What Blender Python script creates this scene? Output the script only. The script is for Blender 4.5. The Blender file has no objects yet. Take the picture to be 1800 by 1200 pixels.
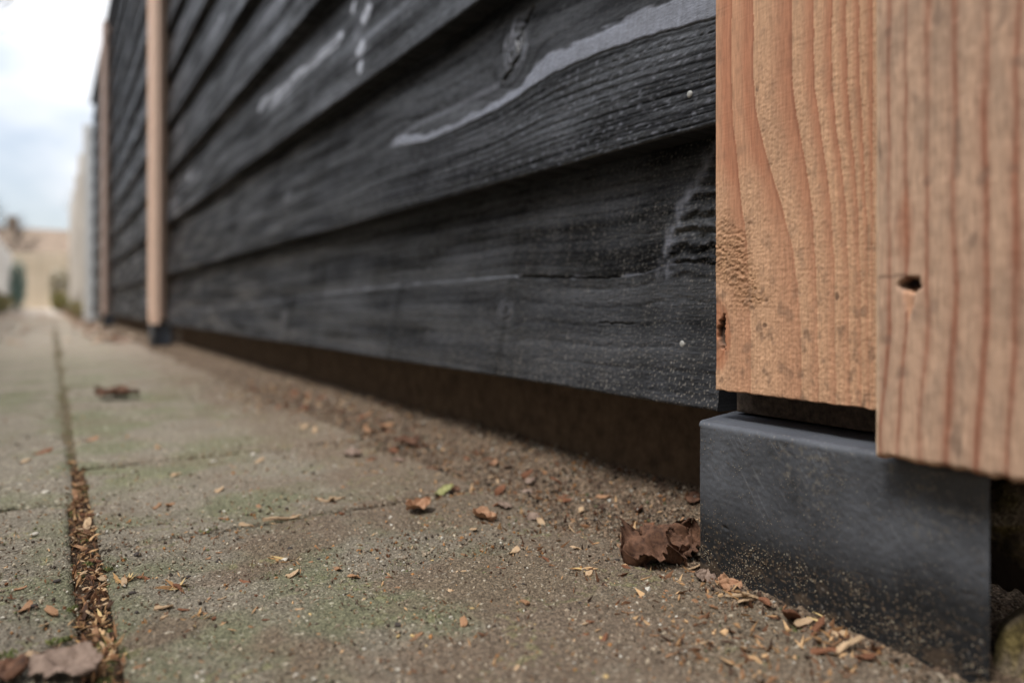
import bpy, math, random
import numpy as np

random.seed(7)
RNG = np.random.default_rng(11)
scene = bpy.context.scene
COL = scene.collection

# ------------------------------------------------------------------ camera
FPX, HZ, VPU = 1300.0, 537.0, 90.0          # focal length, horizon row, vanishing column (photo pixels)
TH = math.atan((900.0 - VPU) / FPX)         # camera yaw away from the fence direction
CT, ST = math.cos(TH), math.sin(TH)
H = 0.166                                   # lens height above the paving
cam_d = bpy.data.cameras.new('camera')
cam = bpy.data.objects.new('camera', cam_d)
COL.objects.link(cam)
cam.location = (0, 0, H)
cam.rotation_euler = (math.radians(90), 0, -TH)
cam_d.sensor_width = 36.0
cam_d.lens = 36.0 * FPX / 1800.0
cam_d.shift_y = -(600.0 - HZ) / 1800.0
cam_d.clip_start = 0.01
cam_d.clip_end = 600.0
cam_d.dof.use_dof = True
cam_d.dof.focus_distance = 0.462
cam_d.dof.aperture_fstop = 3.5
cam_d.dof.aperture_blades = 9
scene.camera = cam

# ------------------------------------------------------------------ sky, sun, exposure
SUN_EL, SUN_AZ = 62.0, 195.0                # azimuth: direction the light comes from, degrees from +X counter-clockwise
world = bpy.data.worlds.new('World')
scene.world = world
world.use_nodes = True
nt = world.node_tree
for n in list(nt.nodes):
    nt.nodes.remove(n)
out = nt.nodes.new('ShaderNodeOutputWorld')
bg = nt.nodes.new('ShaderNodeBackground')
sky = nt.nodes.new('ShaderNodeTexSky')
sky.sky_type = 'NISHITA'
sky.sun_disc = False
sky.sun_elevation = math.radians(SUN_EL)
sky.sun_rotation = math.radians(90.0 - SUN_AZ)
tc = nt.nodes.new('ShaderNodeTexCoord')
mp = nt.nodes.new('ShaderNodeMapping')
mp.inputs['Scale'].default_value = (1.0, 1.0, 2.4)
mp.inputs['Location'].default_value = (0.3, 0.1, 0.55)
cl = nt.nodes.new('ShaderNodeTexNoise')
cl.inputs['Scale'].default_value = 2.6
cl.inputs['Detail'].default_value = 5.0
cl.inputs['Roughness'].default_value = 0.55
rmp = nt.nodes.new('ShaderNodeMapRange')
rmp.inputs['From Min'].default_value = 0.36
rmp.inputs['From Max'].default_value = 0.56
rmp.inputs['To Min'].default_value = 0.40
rmp.inputs['To Max'].default_value = 1.0
mixc = nt.nodes.new('ShaderNodeMix')
mixc.data_type = 'RGBA'
mixc.inputs['B'].default_value = (8.2, 8.35, 8.65, 1)
nt.links.new(tc.outputs['Generated'], mp.inputs['Vector'])
nt.links.new(mp.outputs['Vector'], cl.inputs['Vector'])
nt.links.new(cl.outputs['Fac'], rmp.inputs['Value'])
nt.links.new(rmp.outputs['Result'], mixc.inputs['Factor'])
nt.links.new(sky.outputs['Color'], mixc.inputs['A'])
sp = nt.nodes.new('ShaderNodeSeparateXYZ')
gr = nt.nodes.new('ShaderNodeMapRange')
gr.inputs['From Min'].default_value = 0.0
gr.inputs['From Max'].default_value = 1.0
gr.inputs['To Min'].default_value = 0.50
gr.inputs['To Max'].default_value = 1.50
sc_ = nt.nodes.new('ShaderNodeVectorMath'); sc_.operation = 'SCALE'
nt.links.new(tc.outputs['Generated'], sp.inputs['Vector'])
nt.links.new(sp.outputs['Z'], gr.inputs['Value'])
nt.links.new(mixc.outputs['Result'], sc_.inputs[0])
nt.links.new(gr.outputs['Result'], sc_.inputs['Scale'])
nt.links.new(sc_.outputs['Vector'], bg.inputs['Color'])
nt.links.new(bg.outputs['Background'], out.inputs['Surface'])
bg.inputs['Strength'].default_value = 0.10

sun_d = bpy.data.lights.new('sun', 'SUN')
sun = bpy.data.objects.new('sun', sun_d)
COL.objects.link(sun)
sun_d.energy = 1.5
sun_d.angle = math.radians(13)
sun_d.color = (1.0, 0.975, 0.94)
_e, _a = math.radians(SUN_EL), math.radians(SUN_AZ)
from mathutils import Vector
_dir = Vector((math.cos(_e) * math.cos(_a), math.cos(_e) * math.sin(_a), math.sin(_e)))
sun.rotation_euler = _dir.to_track_quat('Z', 'Y').to_euler()
sun.location = _dir * 20

vs = scene.view_settings
vs.view_transform = 'Standard'
vs.look = 'None'
vs.exposure = 1.04
vs.gamma = 1.0
vs.use_curve_mapping = False
scene.cycles.use_denoising = True
scene.cycles.max_bounces = 6

# ------------------------------------------------------------------ pixel -> place helpers
def on_plane(u, v, X):
    """point of the plane x = X (a face parallel to the fence) seen at photo pixel (u, v)"""
    d = FPX * X / (CT * (np.asarray(u, float) - VPU))
    return (d - X * ST) / CT, H - (np.asarray(v, float) - HZ) * d / FPX      # Y, Z

def on_ground(u, v, z=0.0):
    d = FPX * (H - z) / (v - HZ)
    r = (u - 900.0) / FPX * d
    return d * ST + r * CT, d * CT - r * ST                                   # X, Y

def depth_of(X, Y):
    return X * ST + Y * CT

def lin(r, g, b):
    def f(c):
        c /= 255.0
        return c / 12.92 if c <= 0.04045 else ((c + 0.055) / 1.055) ** 2.4
    return np.array([f(r), f(g), f(b)])

# ------------------------------------------------------------------ noise
def _hash(ix, iy, seed):
    h = (ix.astype(np.int64) * 374761393 + iy.astype(np.int64) * 668265263 + seed * 2147483647 + 1013904223) & 0xFFFFFFFF
    h = ((h ^ (h >> 13)) * 1274126177) & 0xFFFFFFFF
    h = ((h ^ (h >> 16)) * 2246822519) & 0xFFFFFFFF
    return (h ^ (h >> 15)) & 0xFFFFFFFF

def noise(x, y, seed=0):
    """gradient noise, about -1..1"""
    x, y = np.broadcast_arrays(np.asarray(x, float), np.asarray(y, float))
    x0, y0 = np.floor(x), np.floor(y)
    fx, fy = x - x0, y - y0
    ux, uy = fx * fx * fx * (fx * (fx * 6 - 15) + 10), fy * fy * fy * (fy * (fy * 6 - 15) + 10)
    def gr(ix, iy, dx, dy):
        a = _hash(ix, iy, seed) * (2 * math.pi / 4294967296.0)
        return np.cos(a) * dx + np.sin(a) * dy
    n00 = gr(x0, y0, fx, fy)
    n10 = gr(x0 + 1, y0, fx - 1, fy)
    n01 = gr(x0, y0 + 1, fx, fy - 1)
    n11 = gr(x0 + 1, y0 + 1, fx - 1, fy - 1)
    return 1.5 * ((n00 * (1 - ux) + n10 * ux) * (1 - uy) + (n01 * (1 - ux) + n11 * ux) * uy)

def fbm(x, y, octaves=4, seed=0, gain=0.5):
    s, a = 0, 1.0
    x, y = np.asarray(x, float), np.asarray(y, float)
    for k in range(octaves):
        s = s + a * noise(x, y, seed + 31 * k)
        x, y, a = x * 2.03 + 5.2, y * 2.03 + 1.7, a * gain
    return s

def smooth(a, b, x):
    t = np.clip((x - a) / (b - a), 0, 1)
    return t * t * (3 - 2 * t)

def mixv(a, b, f):
    return a * (1 - f[..., None]) + b * f[..., None]

# ------------------------------------------------------------------ mesh helpers
def make_mesh(name, verts, faces, flat=None, attrs=None):
    """faces: list of (M, k) int arrays; flat: list of bools (True = flat shaded)"""
    me = bpy.data.meshes.new(name)
    verts = np.asarray(verts, np.float32)
    me.vertices.add(len(verts))
    me.vertices.foreach_set('co', verts.ravel())
    loops = np.concatenate([np.asarray(f, np.int32).ravel() for f in faces])
    totals = np.concatenate([np.full(len(f), f.shape[1], np.int32) for f in faces])
    starts = np.concatenate([[0], np.cumsum(totals)[:-1]]).astype(np.int32)
    me.loops.add(len(loops))
    me.loops.foreach_set('vertex_index', loops)
    me.polygons.add(len(totals))
    me.polygons.foreach_set('loop_start', starts)
    me.polygons.foreach_set('loop_total', totals)
    sm = np.concatenate([np.full(len(f), not (flat and flat[i]), bool) for i, f in enumerate(faces)])
    me.polygons.foreach_set('use_smooth', sm)
    me.update(calc_edges=True)
    if attrs:
        for k, arr in attrs.items():
            arr = np.asarray(arr, np.float32)
            if arr.ndim == 2:
                a4 = np.ones((len(arr), 4), np.float32)
                a4[:, :3] = arr
                at = me.attributes.new(k, 'FLOAT_COLOR', 'POINT')
                at.data.foreach_set('color', a4.ravel())
            else:
                at = me.attributes.new(k, 'FLOAT', 'POINT')
                at.data.foreach_set('value', arr)
    me.validate()
    return me

def link(name, me, mat=None, parent=None):
    o = bpy.data.objects.new(name, me)
    COL.objects.link(o)
    if mat is not None and me is not None and len(me.materials) == 0:
        me.materials.append(mat)
    if parent is not None:
        o.parent = parent
    return o

def thing(name, label, cat, group=None, loc=(0, 0, 0)):
    o = bpy.data.objects.new(name, None)
    o.empty_display_size = 0.05
    COL.objects.link(o)
    o.location = loc
    return tag(o, label, cat, group)

def tag(o, label, cat, group=None, kind=None):
    if label: o['label'] = label
    if cat: o['category'] = cat
    if group: o['group'] = group
    if kind: o['kind'] = kind
    return o

def grid_faces(n, m, flip=False):
    i = np.arange(n * m).reshape(n, m)
    q = np.stack([i[:-1, :-1], i[1:, :-1], i[1:, 1:], i[:-1, 1:]], -1).reshape(-1, 4)
    return q[:, ::-1] if flip else q

def slab(name, P, back, col=None, rgh=None, edge_col=None, flip=False):
    """closed slab: displaced front grid P (n, m, 3), back(Pboundary) gives the back outline"""
    n, m, _ = P.shape
    V = [P.reshape(-1, 3)]
    F = [grid_faces(n, m, flip)]
    flat = [False]
    rim_idx = [(0, slice(None)), (slice(None), m - 1), (n - 1, slice(None, None, -1)), (slice(None, None, -1), 0)]
    base = n * m
    cols = [col.reshape(-1, 3)] if col is not None else None
    rg = [rgh.reshape(-1)] if rgh is not None else None
    corners = []
    for r in rim_idx:
        e = P[r]
        b = back(e)
        k = len(e)
        V += [e, b]
        a = np.arange(k)
        q = np.stack([base + a[:-1], base + a[1:], base + k + a[1:], base + k + a[:-1]], -1)
        F.append(q if flip else q[:, ::-1])
        flat.append(True)
        corners.append(base + k)
        base += 2 * k
        if cols is not None:
            ec = col[r] if edge_col is None else col[r] * 0 + edge_col
            cols += [ec, ec]
        if rg is not None:
            rg += [rgh[r], rgh[r]]
    F.append(np.array([corners if flip else corners[::-1]]))
    flat.append(True)
    attrs = {}
    if cols is not None: attrs['col'] = np.concatenate(cols)
    if rg is not None: attrs['rgh'] = np.concatenate(rg)
    return make_mesh(name, np.concatenate(V), F, flat, attrs)

def box_mesh(name, x0, x1, y0, y1, z0, z1, bev=0.0):
    import bmesh
    bm = bmesh.new()
    bmesh.ops.create_cube(bm, size=1.0)
    for v in bm.verts:
        v.co = ((x0 + x1) / 2 + v.co.x * (x1 - x0), (y0 + y1) / 2 + v.co.y * (y1 - y0), (z0 + z1) / 2 + v.co.z * (z1 - z0))
    if bev:
        bmesh.ops.bevel(bm, geom=list(bm.edges), offset=bev, segments=2, profile=0.6, affect='EDGES')
    me = bpy.data.meshes.new(name)
    bm.to_mesh(me)
    bm.free()
    return me

def graded(a, b, s0, growth, ref):
    """positions from a to b, step s0 growing with depth ratio ** growth"""
    ys = [a]
    while ys[-1] < b:
        d = depth_of(0.38, ys[-1])
        ys.append(ys[-1] + s0 * max(1.0, d / ref) ** growth)
    ys[-1] = b
    return np.array(ys)

# ------------------------------------------------------------------ materials
def mat_base(name):
    m = bpy.data.materials.new(name)
    m.use_nodes = True
    t = m.node_tree
    return m, t, t.nodes['Principled BSDF']

def N(t, kind, **kw):
    n = t.nodes.new(kind)
    for k, v in kw.items():
        n.inputs[k].default_value = v
    return n

def mat_attr(name, spec=0.5, fine=900.0, bump=0.3, dist=0.0004, stretch=(1, 1, 1), var=0.18, grain=None):
    """colour and roughness from the surface's own pigment data, fine grain and relief on top"""
    m, t, p = mat_base(name)
    co = N(t, 'ShaderNodeTexCoord')
    mp = N(t, 'ShaderNodeMapping')
    mp.inputs['Scale'].default_value = stretch
    t.links.new(co.outputs['Object'], mp.inputs['Vector'])
    a = N(t, 'ShaderNodeAttribute'); a.attribute_name = 'col'
    r = N(t, 'ShaderNodeAttribute'); r.attribute_name = 'rgh'
    nz = N(t, 'ShaderNodeTexNoise', Scale=fine, Detail=4.0, Roughness=0.65)
    t.links.new(mp.outputs['Vector'], nz.inputs['Vector'])
    mr = N(t, 'ShaderNodeMapRange')
    mr.inputs['From Min'].default_value = 0.3
    mr.inputs['From Max'].default_value = 0.7
    mr.inputs['To Min'].default_value = 1.0 - var
    mr.inputs['To Max'].default_value = 1.0 + var
    t.links.new(nz.outputs['Fac'], mr.inputs['Value'])
    mu = N(t, 'ShaderNodeVectorMath'); mu.operation = 'SCALE'
    t.links.new(a.outputs['Color'], mu.inputs[0])
    t.links.new(mr.outputs['Result'], mu.inputs['Scale'])
    last = mu.outputs['Vector']
    hsrc = nz.outputs['Fac']
    if grain:
        scale, contrast = grain
        vo = N(t, 'ShaderNodeTexVoronoi', Scale=scale, Randomness=1.0)
        t.links.new(co.outputs['Object'], vo.inputs['Vector'])
        sx = N(t, 'ShaderNodeSeparateColor')
        t.links.new(vo.outputs['Color'], sx.inputs['Color'])
        pw = N(t, 'ShaderNodeMath'); pw.operation = 'POWER'; pw.inputs[1].default_value = 1.6
        t.links.new(sx.outputs['Red'], pw.inputs[0])
        gm = N(t, 'ShaderNodeMapRange')
        gm.inputs['To Min'].default_value = 1.0 - contrast
        gm.inputs['To Max'].default_value = 1.0 + contrast * 1.5
        t.links.new(pw.outputs['Value'], gm.inputs['Value'])
        m2 = N(t, 'ShaderNodeVectorMath'); m2.operation = 'SCALE'
        t.links.new(last, m2.inputs[0]); t.links.new(gm.outputs['Result'], m2.inputs['Scale'])
        last = m2.outputs['Vector']
        ad = N(t, 'ShaderNodeMath'); ad.operation = 'SUBTRACT'
        t.links.new(nz.outputs['Fac'], ad.inputs[0]); t.links.new(vo.outputs['Distance'], ad.inputs[1])
        hsrc = ad.outputs['Value']
    t.links.new(last, p.inputs['Base Color'])
    t.links.new(r.outputs['Fac'], p.inputs['Roughness'])
    if spec is None:            # stain lies glossy on the planed streaks and soaks dull into the torn grain
        sr = N(t, 'ShaderNodeMapRange')
        sr.inputs['From Min'].default_value = 0.34
        sr.inputs['From Max'].default_value = 0.72
        sr.inputs['To Min'].default_value = 0.75
        sr.inputs['To Max'].default_value = 0.10
        t.links.new(r.outputs['Fac'], sr.inputs['Value'])
        t.links.new(sr.outputs['Result'], p.inputs['Specular IOR Level'])
    else:
        p.inputs['Specular IOR Level'].default_value = spec
    bp = N(t, 'ShaderNodeBump', Strength=bump, Distance=dist)
    t.links.new(hsrc, bp.inputs['Height'])
    t.links.new(bp.outputs['Normal'], p.inputs['Normal'])
    return m

def mat_noise(name, c1, c2, scale=8.0, rough=0.85, spec=0.3, bump=0.3, dist=0.002, stretch=(1, 1, 1), c3=None, rnd=0.0, detail=6.0):
    m, t, p = mat_base(name)
    co = N(t, 'ShaderNodeTexCoord')
    mp = N(t, 'ShaderNodeMapping')
    mp.inputs['Scale'].default_value = stretch
    t.links.new(co.outputs['Object'], mp.inputs['Vector'])
    nz = N(t, 'ShaderNodeTexNoise', Scale=scale, Detail=detail, Roughness=0.62)
    t.links.new(mp.outputs['Vector'], nz.inputs['Vector'])
    cr = N(t, 'ShaderNodeValToRGB')
    cr.color_ramp.elements[0].position = 0.33
    cr.color_ramp.elements[1].position = 0.68
    cr.color_ramp.elements[0].color = (*c1, 1)
    cr.color_ramp.elements[1].color = (*c2, 1)
    if c3 is not None:
        e = cr.color_ramp.elements.new(0.8)
        e.color = (*c3, 1)
    t.links.new(nz.outputs['Fac'], cr.inputs['Fac'])
    last = cr.outputs['Color']
    if rnd:
        oi = N(t, 'ShaderNodeObjectInfo')
        mr = N(t, 'ShaderNodeMapRange')
        mr.inputs['To Min'].default_value = 1 - rnd
        mr.inputs['To Max'].default_value = 1 + rnd
        t.links.new(oi.outputs['Random'], mr.inputs['Value'])
        mu = N(t, 'ShaderNodeVectorMath'); mu.operation = 'SCALE'
        t.links.new(last, mu.inputs[0])
        t.links.new(mr.outputs['Result'], mu.inputs['Scale'])
        last = mu.outputs['Vector']
    t.links.new(last, p.inputs['Base Color'])
    p.inputs['Roughness'].default_value = rough
    p.inputs['Specular IOR Level'].default_value = spec
    bp = N(t, 'ShaderNodeBump', Strength=bump, Distance=dist)
    t.links.new(nz.outputs['Fac'], bp.inputs['Height'])
    t.links.new(bp.outputs['Normal'], p.inputs['Normal'])
    return m

M_BLACK = mat_attr('black_stained_wood', spec=None, fine=950.0, bump=0.75, dist=0.0005, stretch=(1, 0.14, 1), var=0.42)
M_WOOD = mat_attr('raw_larch', spec=0.25, fine=700.0, bump=0.35, dist=0.0003, stretch=(1, 1, 0.10), var=0.19)
M_CONC = mat_attr('anthracite_concrete', spec=0.35, fine=900.0, bump=0.22, dist=0.0003, var=0.14)
M_TILE = mat_attr('mossy_concrete_tile', spec=0.2, fine=520.0, bump=0.8, dist=0.0009, var=0.30, grain=(900.0, 0.34))
M_SOIL = mat_attr('garden_soil', spec=0.15, fine=500.0, bump=0.9, dist=0.0012, var=0.40, grain=(700.0, 0.55))
M_GRIT = mat_attr('grit', spec=0.25, fine=1500.0, bump=0.2, dist=0.0002, var=0.15)

# ================================================================== GROUND
TILE_C = lin(130, 121, 106) * 0.78
MOSS_C = lin(114, 114, 88) * 0.76
BROWN_C = lin(116, 100, 84) * 0.78

ground = link('ground', make_mesh('ground', [(-150, -150, -0.022), (150, -150, -0.022), (150, 300, -0.022), (-150, 300, -0.022)],
                                   [np.array([[0, 1, 2, 3]])]),
              mat_noise('dark_earth', (0.030, 0.022, 0.015), (0.085, 0.062, 0.043), scale=60.0, bump=0.8, dist=0.01))
tag(ground, None, None, kind='structure')

pavement = link('pavement', None)
pavement.empty_display_size = 0.1
tag(pavement, None, None, kind='structure')

def tile_fields(X, Y, seed, soiled):
    moss = smooth(-0.25, 0.55, fbm(X * 9, Y * 9, 4, 77)) * 0.85
    d_soil = np.clip(soiled * smooth(-0.30, 0.35, fbm(X * 12, Y * 12, 4, 55) + (X - 0.17) * 4.0) + smooth(0.17, 0.30, X + 0.05 * fbm(X * 9, Y * 6, 3, 56)) * 0.8, 0, 1)
    c = np.zeros(X.shape + (3,)) + TILE_C
    c = c * (1 + 0.10 * fbm(X * 40, Y * 40, 3, 5))[..., None]
    c = mixv(c, MOSS_C, moss)
    c = mixv(c, BROWN_C, d_soil * 0.85)
    # exposed sand grains, light and dark
    g1 = noise(X * 620, Y * 620, seed + 3)
    g2 = noise(X * 330, Y * 330, seed + 8)
    c = mixv(c, lin(205, 196, 176), smooth(0.52, 0.75, g2) * 0.45)
    c = mixv(c, lin(70, 62, 52), smooth(0.42, 0.75, -g1) * 0.55)
    green = smooth(0.25, 0.6, fbm(X * 22, Y * 22, 3, 91)) * smooth(0.0, 0.5, fbm(X * 160, Y * 160, 2, 92)) 
    c = mixv(c, lin(118, 119, 76), green * 0.35)
    if soiled < 0.9:          # other slabs lack the earth cover; far ones paler, grazing reflection painted in
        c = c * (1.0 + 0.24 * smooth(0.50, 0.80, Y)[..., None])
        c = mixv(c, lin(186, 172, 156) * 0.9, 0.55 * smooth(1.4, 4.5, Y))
    return np.clip(c, 0.004, 0.8), g1, g2, d_soil

def paver(x0, x1, y0, y1, sx, sy, seed, soiled=0.0, xs=None, ys=None, rough_amp=1.0, tilt=(0, 0), dz=0.0):
    if xs is None: xs = np.linspace(x0, x1, max(4, int((x1 - x0) / sx)))
    if ys is None: ys = np.linspace(y0, y1, max(4, int((y1 - y0) / sy)))
    X, Y = np.meshgrid(xs, ys, indexing='ij')
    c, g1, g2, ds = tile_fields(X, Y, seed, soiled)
    e = np.minimum(np.minimum(X - x0, x1 - X), np.minimum(Y - y0, y1 - Y))
    e = e + 0.0012 * fbm(X * 120, Y * 120, 2, seed)
    r = 0.005
    ee = np.clip(e, 0, r)
    z = -(r - np.sqrt(np.maximum(r * r - (r - ee) ** 2, 0))) * 0.8
    z = z + rough_amp * (0.00036 * g1 + 0.00048 * g2 + 0.0007 * fbm(X * 70, Y * 70, 3, seed + 2) + 0.0009 * fbm(X * 14, Y * 14, 2, seed))
    z = z + ds * (0.0008 + 0.0009 * fbm(X * 210, Y * 210, 3, seed + 20))
    z = z + dz + tilt[0] * (X - (x0 + x1) / 2) + tilt[1] * (Y - (y0 + y1) / 2)
    P = np.stack([X, Y, z], -1)
    rg = np.full(X.shape, 0.86)
    def back(b):
        b = b.copy(); b[:, 2] = -0.05; return b
    me = slab('paver', P, back, c, rg)
    return link('paver', me, M_TILE, pavement)

# right-hand column (beside the fence), half-bond against the left-hand column
xs = np.concatenate([np.linspace(0.0285, 0.34, 400)])
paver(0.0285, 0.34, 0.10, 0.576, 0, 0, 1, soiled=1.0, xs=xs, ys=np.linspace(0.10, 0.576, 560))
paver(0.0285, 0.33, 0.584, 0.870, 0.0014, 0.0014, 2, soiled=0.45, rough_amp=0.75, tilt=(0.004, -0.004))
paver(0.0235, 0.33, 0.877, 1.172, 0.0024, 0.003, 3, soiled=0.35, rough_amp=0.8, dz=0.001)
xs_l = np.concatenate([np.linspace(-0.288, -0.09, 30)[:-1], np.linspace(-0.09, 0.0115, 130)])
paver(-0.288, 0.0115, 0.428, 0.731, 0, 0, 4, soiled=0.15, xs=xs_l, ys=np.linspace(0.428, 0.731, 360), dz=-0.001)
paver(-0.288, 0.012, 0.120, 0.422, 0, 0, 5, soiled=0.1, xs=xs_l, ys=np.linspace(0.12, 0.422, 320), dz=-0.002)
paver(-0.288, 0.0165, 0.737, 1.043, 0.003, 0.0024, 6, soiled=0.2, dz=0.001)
yR, yL = 1.178, 1.049
k = 10
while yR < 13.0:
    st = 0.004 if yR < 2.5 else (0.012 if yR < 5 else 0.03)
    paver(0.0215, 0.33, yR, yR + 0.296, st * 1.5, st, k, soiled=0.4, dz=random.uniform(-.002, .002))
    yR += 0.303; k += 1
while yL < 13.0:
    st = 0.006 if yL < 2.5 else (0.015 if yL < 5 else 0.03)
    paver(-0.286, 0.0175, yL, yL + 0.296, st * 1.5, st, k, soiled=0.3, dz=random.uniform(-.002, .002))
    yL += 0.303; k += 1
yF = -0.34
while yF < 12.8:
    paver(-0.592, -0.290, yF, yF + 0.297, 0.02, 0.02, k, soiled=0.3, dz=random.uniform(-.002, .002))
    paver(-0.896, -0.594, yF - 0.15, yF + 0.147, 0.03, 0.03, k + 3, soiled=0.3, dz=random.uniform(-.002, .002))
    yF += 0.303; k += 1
# beyond that the single tiles can no longer be told apart
far_path = link('path', make_mesh('path', [(-0.9, 13.0, -0.003), (0.33, 13.0, -0.003), (0.33, 60, -0.003), (-0.9, 60, -0.003)], [np.array([[0, 1, 2, 3]])]),
                mat_noise('far_paving', tuple(lin(178, 164, 148) * 0.9), tuple(lin(202, 190, 176) * 0.9), scale=3.0, bump=0.2))
tag(far_path, None, None, kind='structure')

# ------------------------------------------------------------------ soil bank along the foot of the fence
def soil_height(X, Y):
    base = -0.011 + 0.0145 * smooth(0.255, 0.36, X + 0.030 * fbm(np.asarray(Y) * 7, np.asarray(X) * 3, 3, 41))
    near = smooth(0.62, 0.36, Y)
    base = base - 0.003 * smooth(0.29, 0.18, Y)
    base = base + 0.020 * smooth(0.375, 0.440, X + 0.012 * fbm(np.asarray(Y) * 9, np.asarray(X) * 5, 3, 49)) * smooth(0.30, 0.40, Y)
    lump = 0.0028 * fbm(X * 45, Y * 45, 3, 42) + 0.0017 * fbm(X * 150, Y * 150, 3, 43)
    return base + lump

def soil_patch(name, xs, ys):
    X, Y = np.meshgrid(xs, ys, indexing='ij')
    z = soil_height(X, Y) + 0.0009 * fbm(X * 420, Y * 420, 2, 44)
    n1 = fbm(X * 60, Y * 60, 4, 45)
    n2 = noise(X * 480, Y * 480, 46)
    c = np.zeros(X.shape + (3,)) + lin(122, 104, 86) * 0.75
    c = mixv(c, lin(84, 68, 56) * 0.85, smooth(0.0, 0.6, n1) * 0.8)
    c = mixv(c, lin(178, 158, 136), smooth(0.45, 0.8, n2) * 0.6)
    c = mixv(c, lin(48, 39, 32), smooth(0.35, 0.75, -n2) * 0.6)
    P = np.stack([X, Y, z], -1)
    return make_mesh(name, P.reshape(-1, 3), [grid_faces(*X.shape)], None,
                     {'col': c.reshape(-1, 3), 'rgh': np.full(X.size, 0.95)})

ys = graded(-0.1, 9.0, 0.0011, 1.7, 0.45)
soil = link('soil', soil_patch('soil', np.linspace(0.215, 0.47, 190), ys), M_SOIL)
tag(soil, None, None, kind='structure')

# soil and crumbs in the open joint between the two columns of pavers
def joint_patch():
    xs = np.linspace(0.004, 0.036, 34)
    ys = graded(0.10, 6.0, 0.0011, 1.6, 0.45)
    X, Y = np.meshgrid(xs, ys, indexing='ij')
    z = -0.0065 + 0.0045 * smooth(0.80, 0.95, Y) + 0.0025 * fbm(X * 90, Y * 90, 3, 61) + 0.0012 * fbm(X * 320, Y * 320, 2, 62)
    n1 = fbm(X * 70, Y * 70, 3, 63)
    c = np.zeros(X.shape + (3,)) + lin(84, 66, 50) * 0.75
    c = mixv(c, lin(44, 34, 27), smooth(-0.1, 0.5, n1))
    c = mixv(c, lin(118, 106, 84) * 0.8, smooth(0.80, 1.0, Y) * 0.8)
    c = mixv(c, lin(96, 104, 52) * 0.8, smooth(0.25, 0.7, fbm(X * 50, Y * 18, 3, 64)) * 0.6)
    P = np.stack([X, Y, z], -1)
    return make_mesh('joint_soil', P.reshape(-1, 3), [grid_faces(*X.shape)], None,
                     {'col': c.reshape(-1, 3), 'rgh': np.full(X.size, 0.95)})
js = link('joint_soil', joint_patch(), M_SOIL)
tag(js, None, None, kind='structure')

# ================================================================== THE BLACK FENCE
XB = 0.378                # front of a board at its lower edge
LEAN, BT = 0.0285, 0.0135 # how far the face leans back over one board, board thickness
R_ROWS = [0.158, -0.2734, -0.715, -1.14, -1.56]
BZ = [H - r * XB / CT for r in R_ROWS]
while BZ[-1] < 2.15:
    BZ.append(BZ[-1] + 0.187)
TOPZ = BZ[-1] + 0.19

fence = thing('timber_fence', 'tall black stained fence of overlapping horizontal boards with raw wood posts', 'fence', loc=(0.39, 0, 0.09))
FL = Vector((0.39, 0, 0.09))

def fence_part(name, me, mat, parent=None):
    o = link(name, me, mat, parent or fence)
    if parent is None:
        o.location = -FL
    return o

def curves_to_g(Yg, Tg, curves):
    """ring coordinate from contour lines: each curve = (g, [(y, t), ...]); linear between neighbouring contours"""
    ts, gs = [], []
    for g, pts in curves:
        pts = sorted(pts)
        yy, tt = np.array([p[0] for p in pts]), np.array([p[1] for p in pts])
        ts.append(np.interp(Yg, yy, tt))
        gs.append(g)
    G = np.full(Yg.shape, gs[0], float)
    for k in range(len(ts) - 1):
        a, b = ts[k], ts[k + 1]
        f = (Tg - a) / np.maximum(b - a, 1e-5)
        G = np.where(Tg >= a, gs[k] + np.clip(f, 0, 1) * (gs[k + 1] - gs[k]), G)
    return G

BLK = lin(46, 47, 50)
BLK_D = lin(7, 8, 9)
BLK_L = lin(120, 121, 130)

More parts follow.
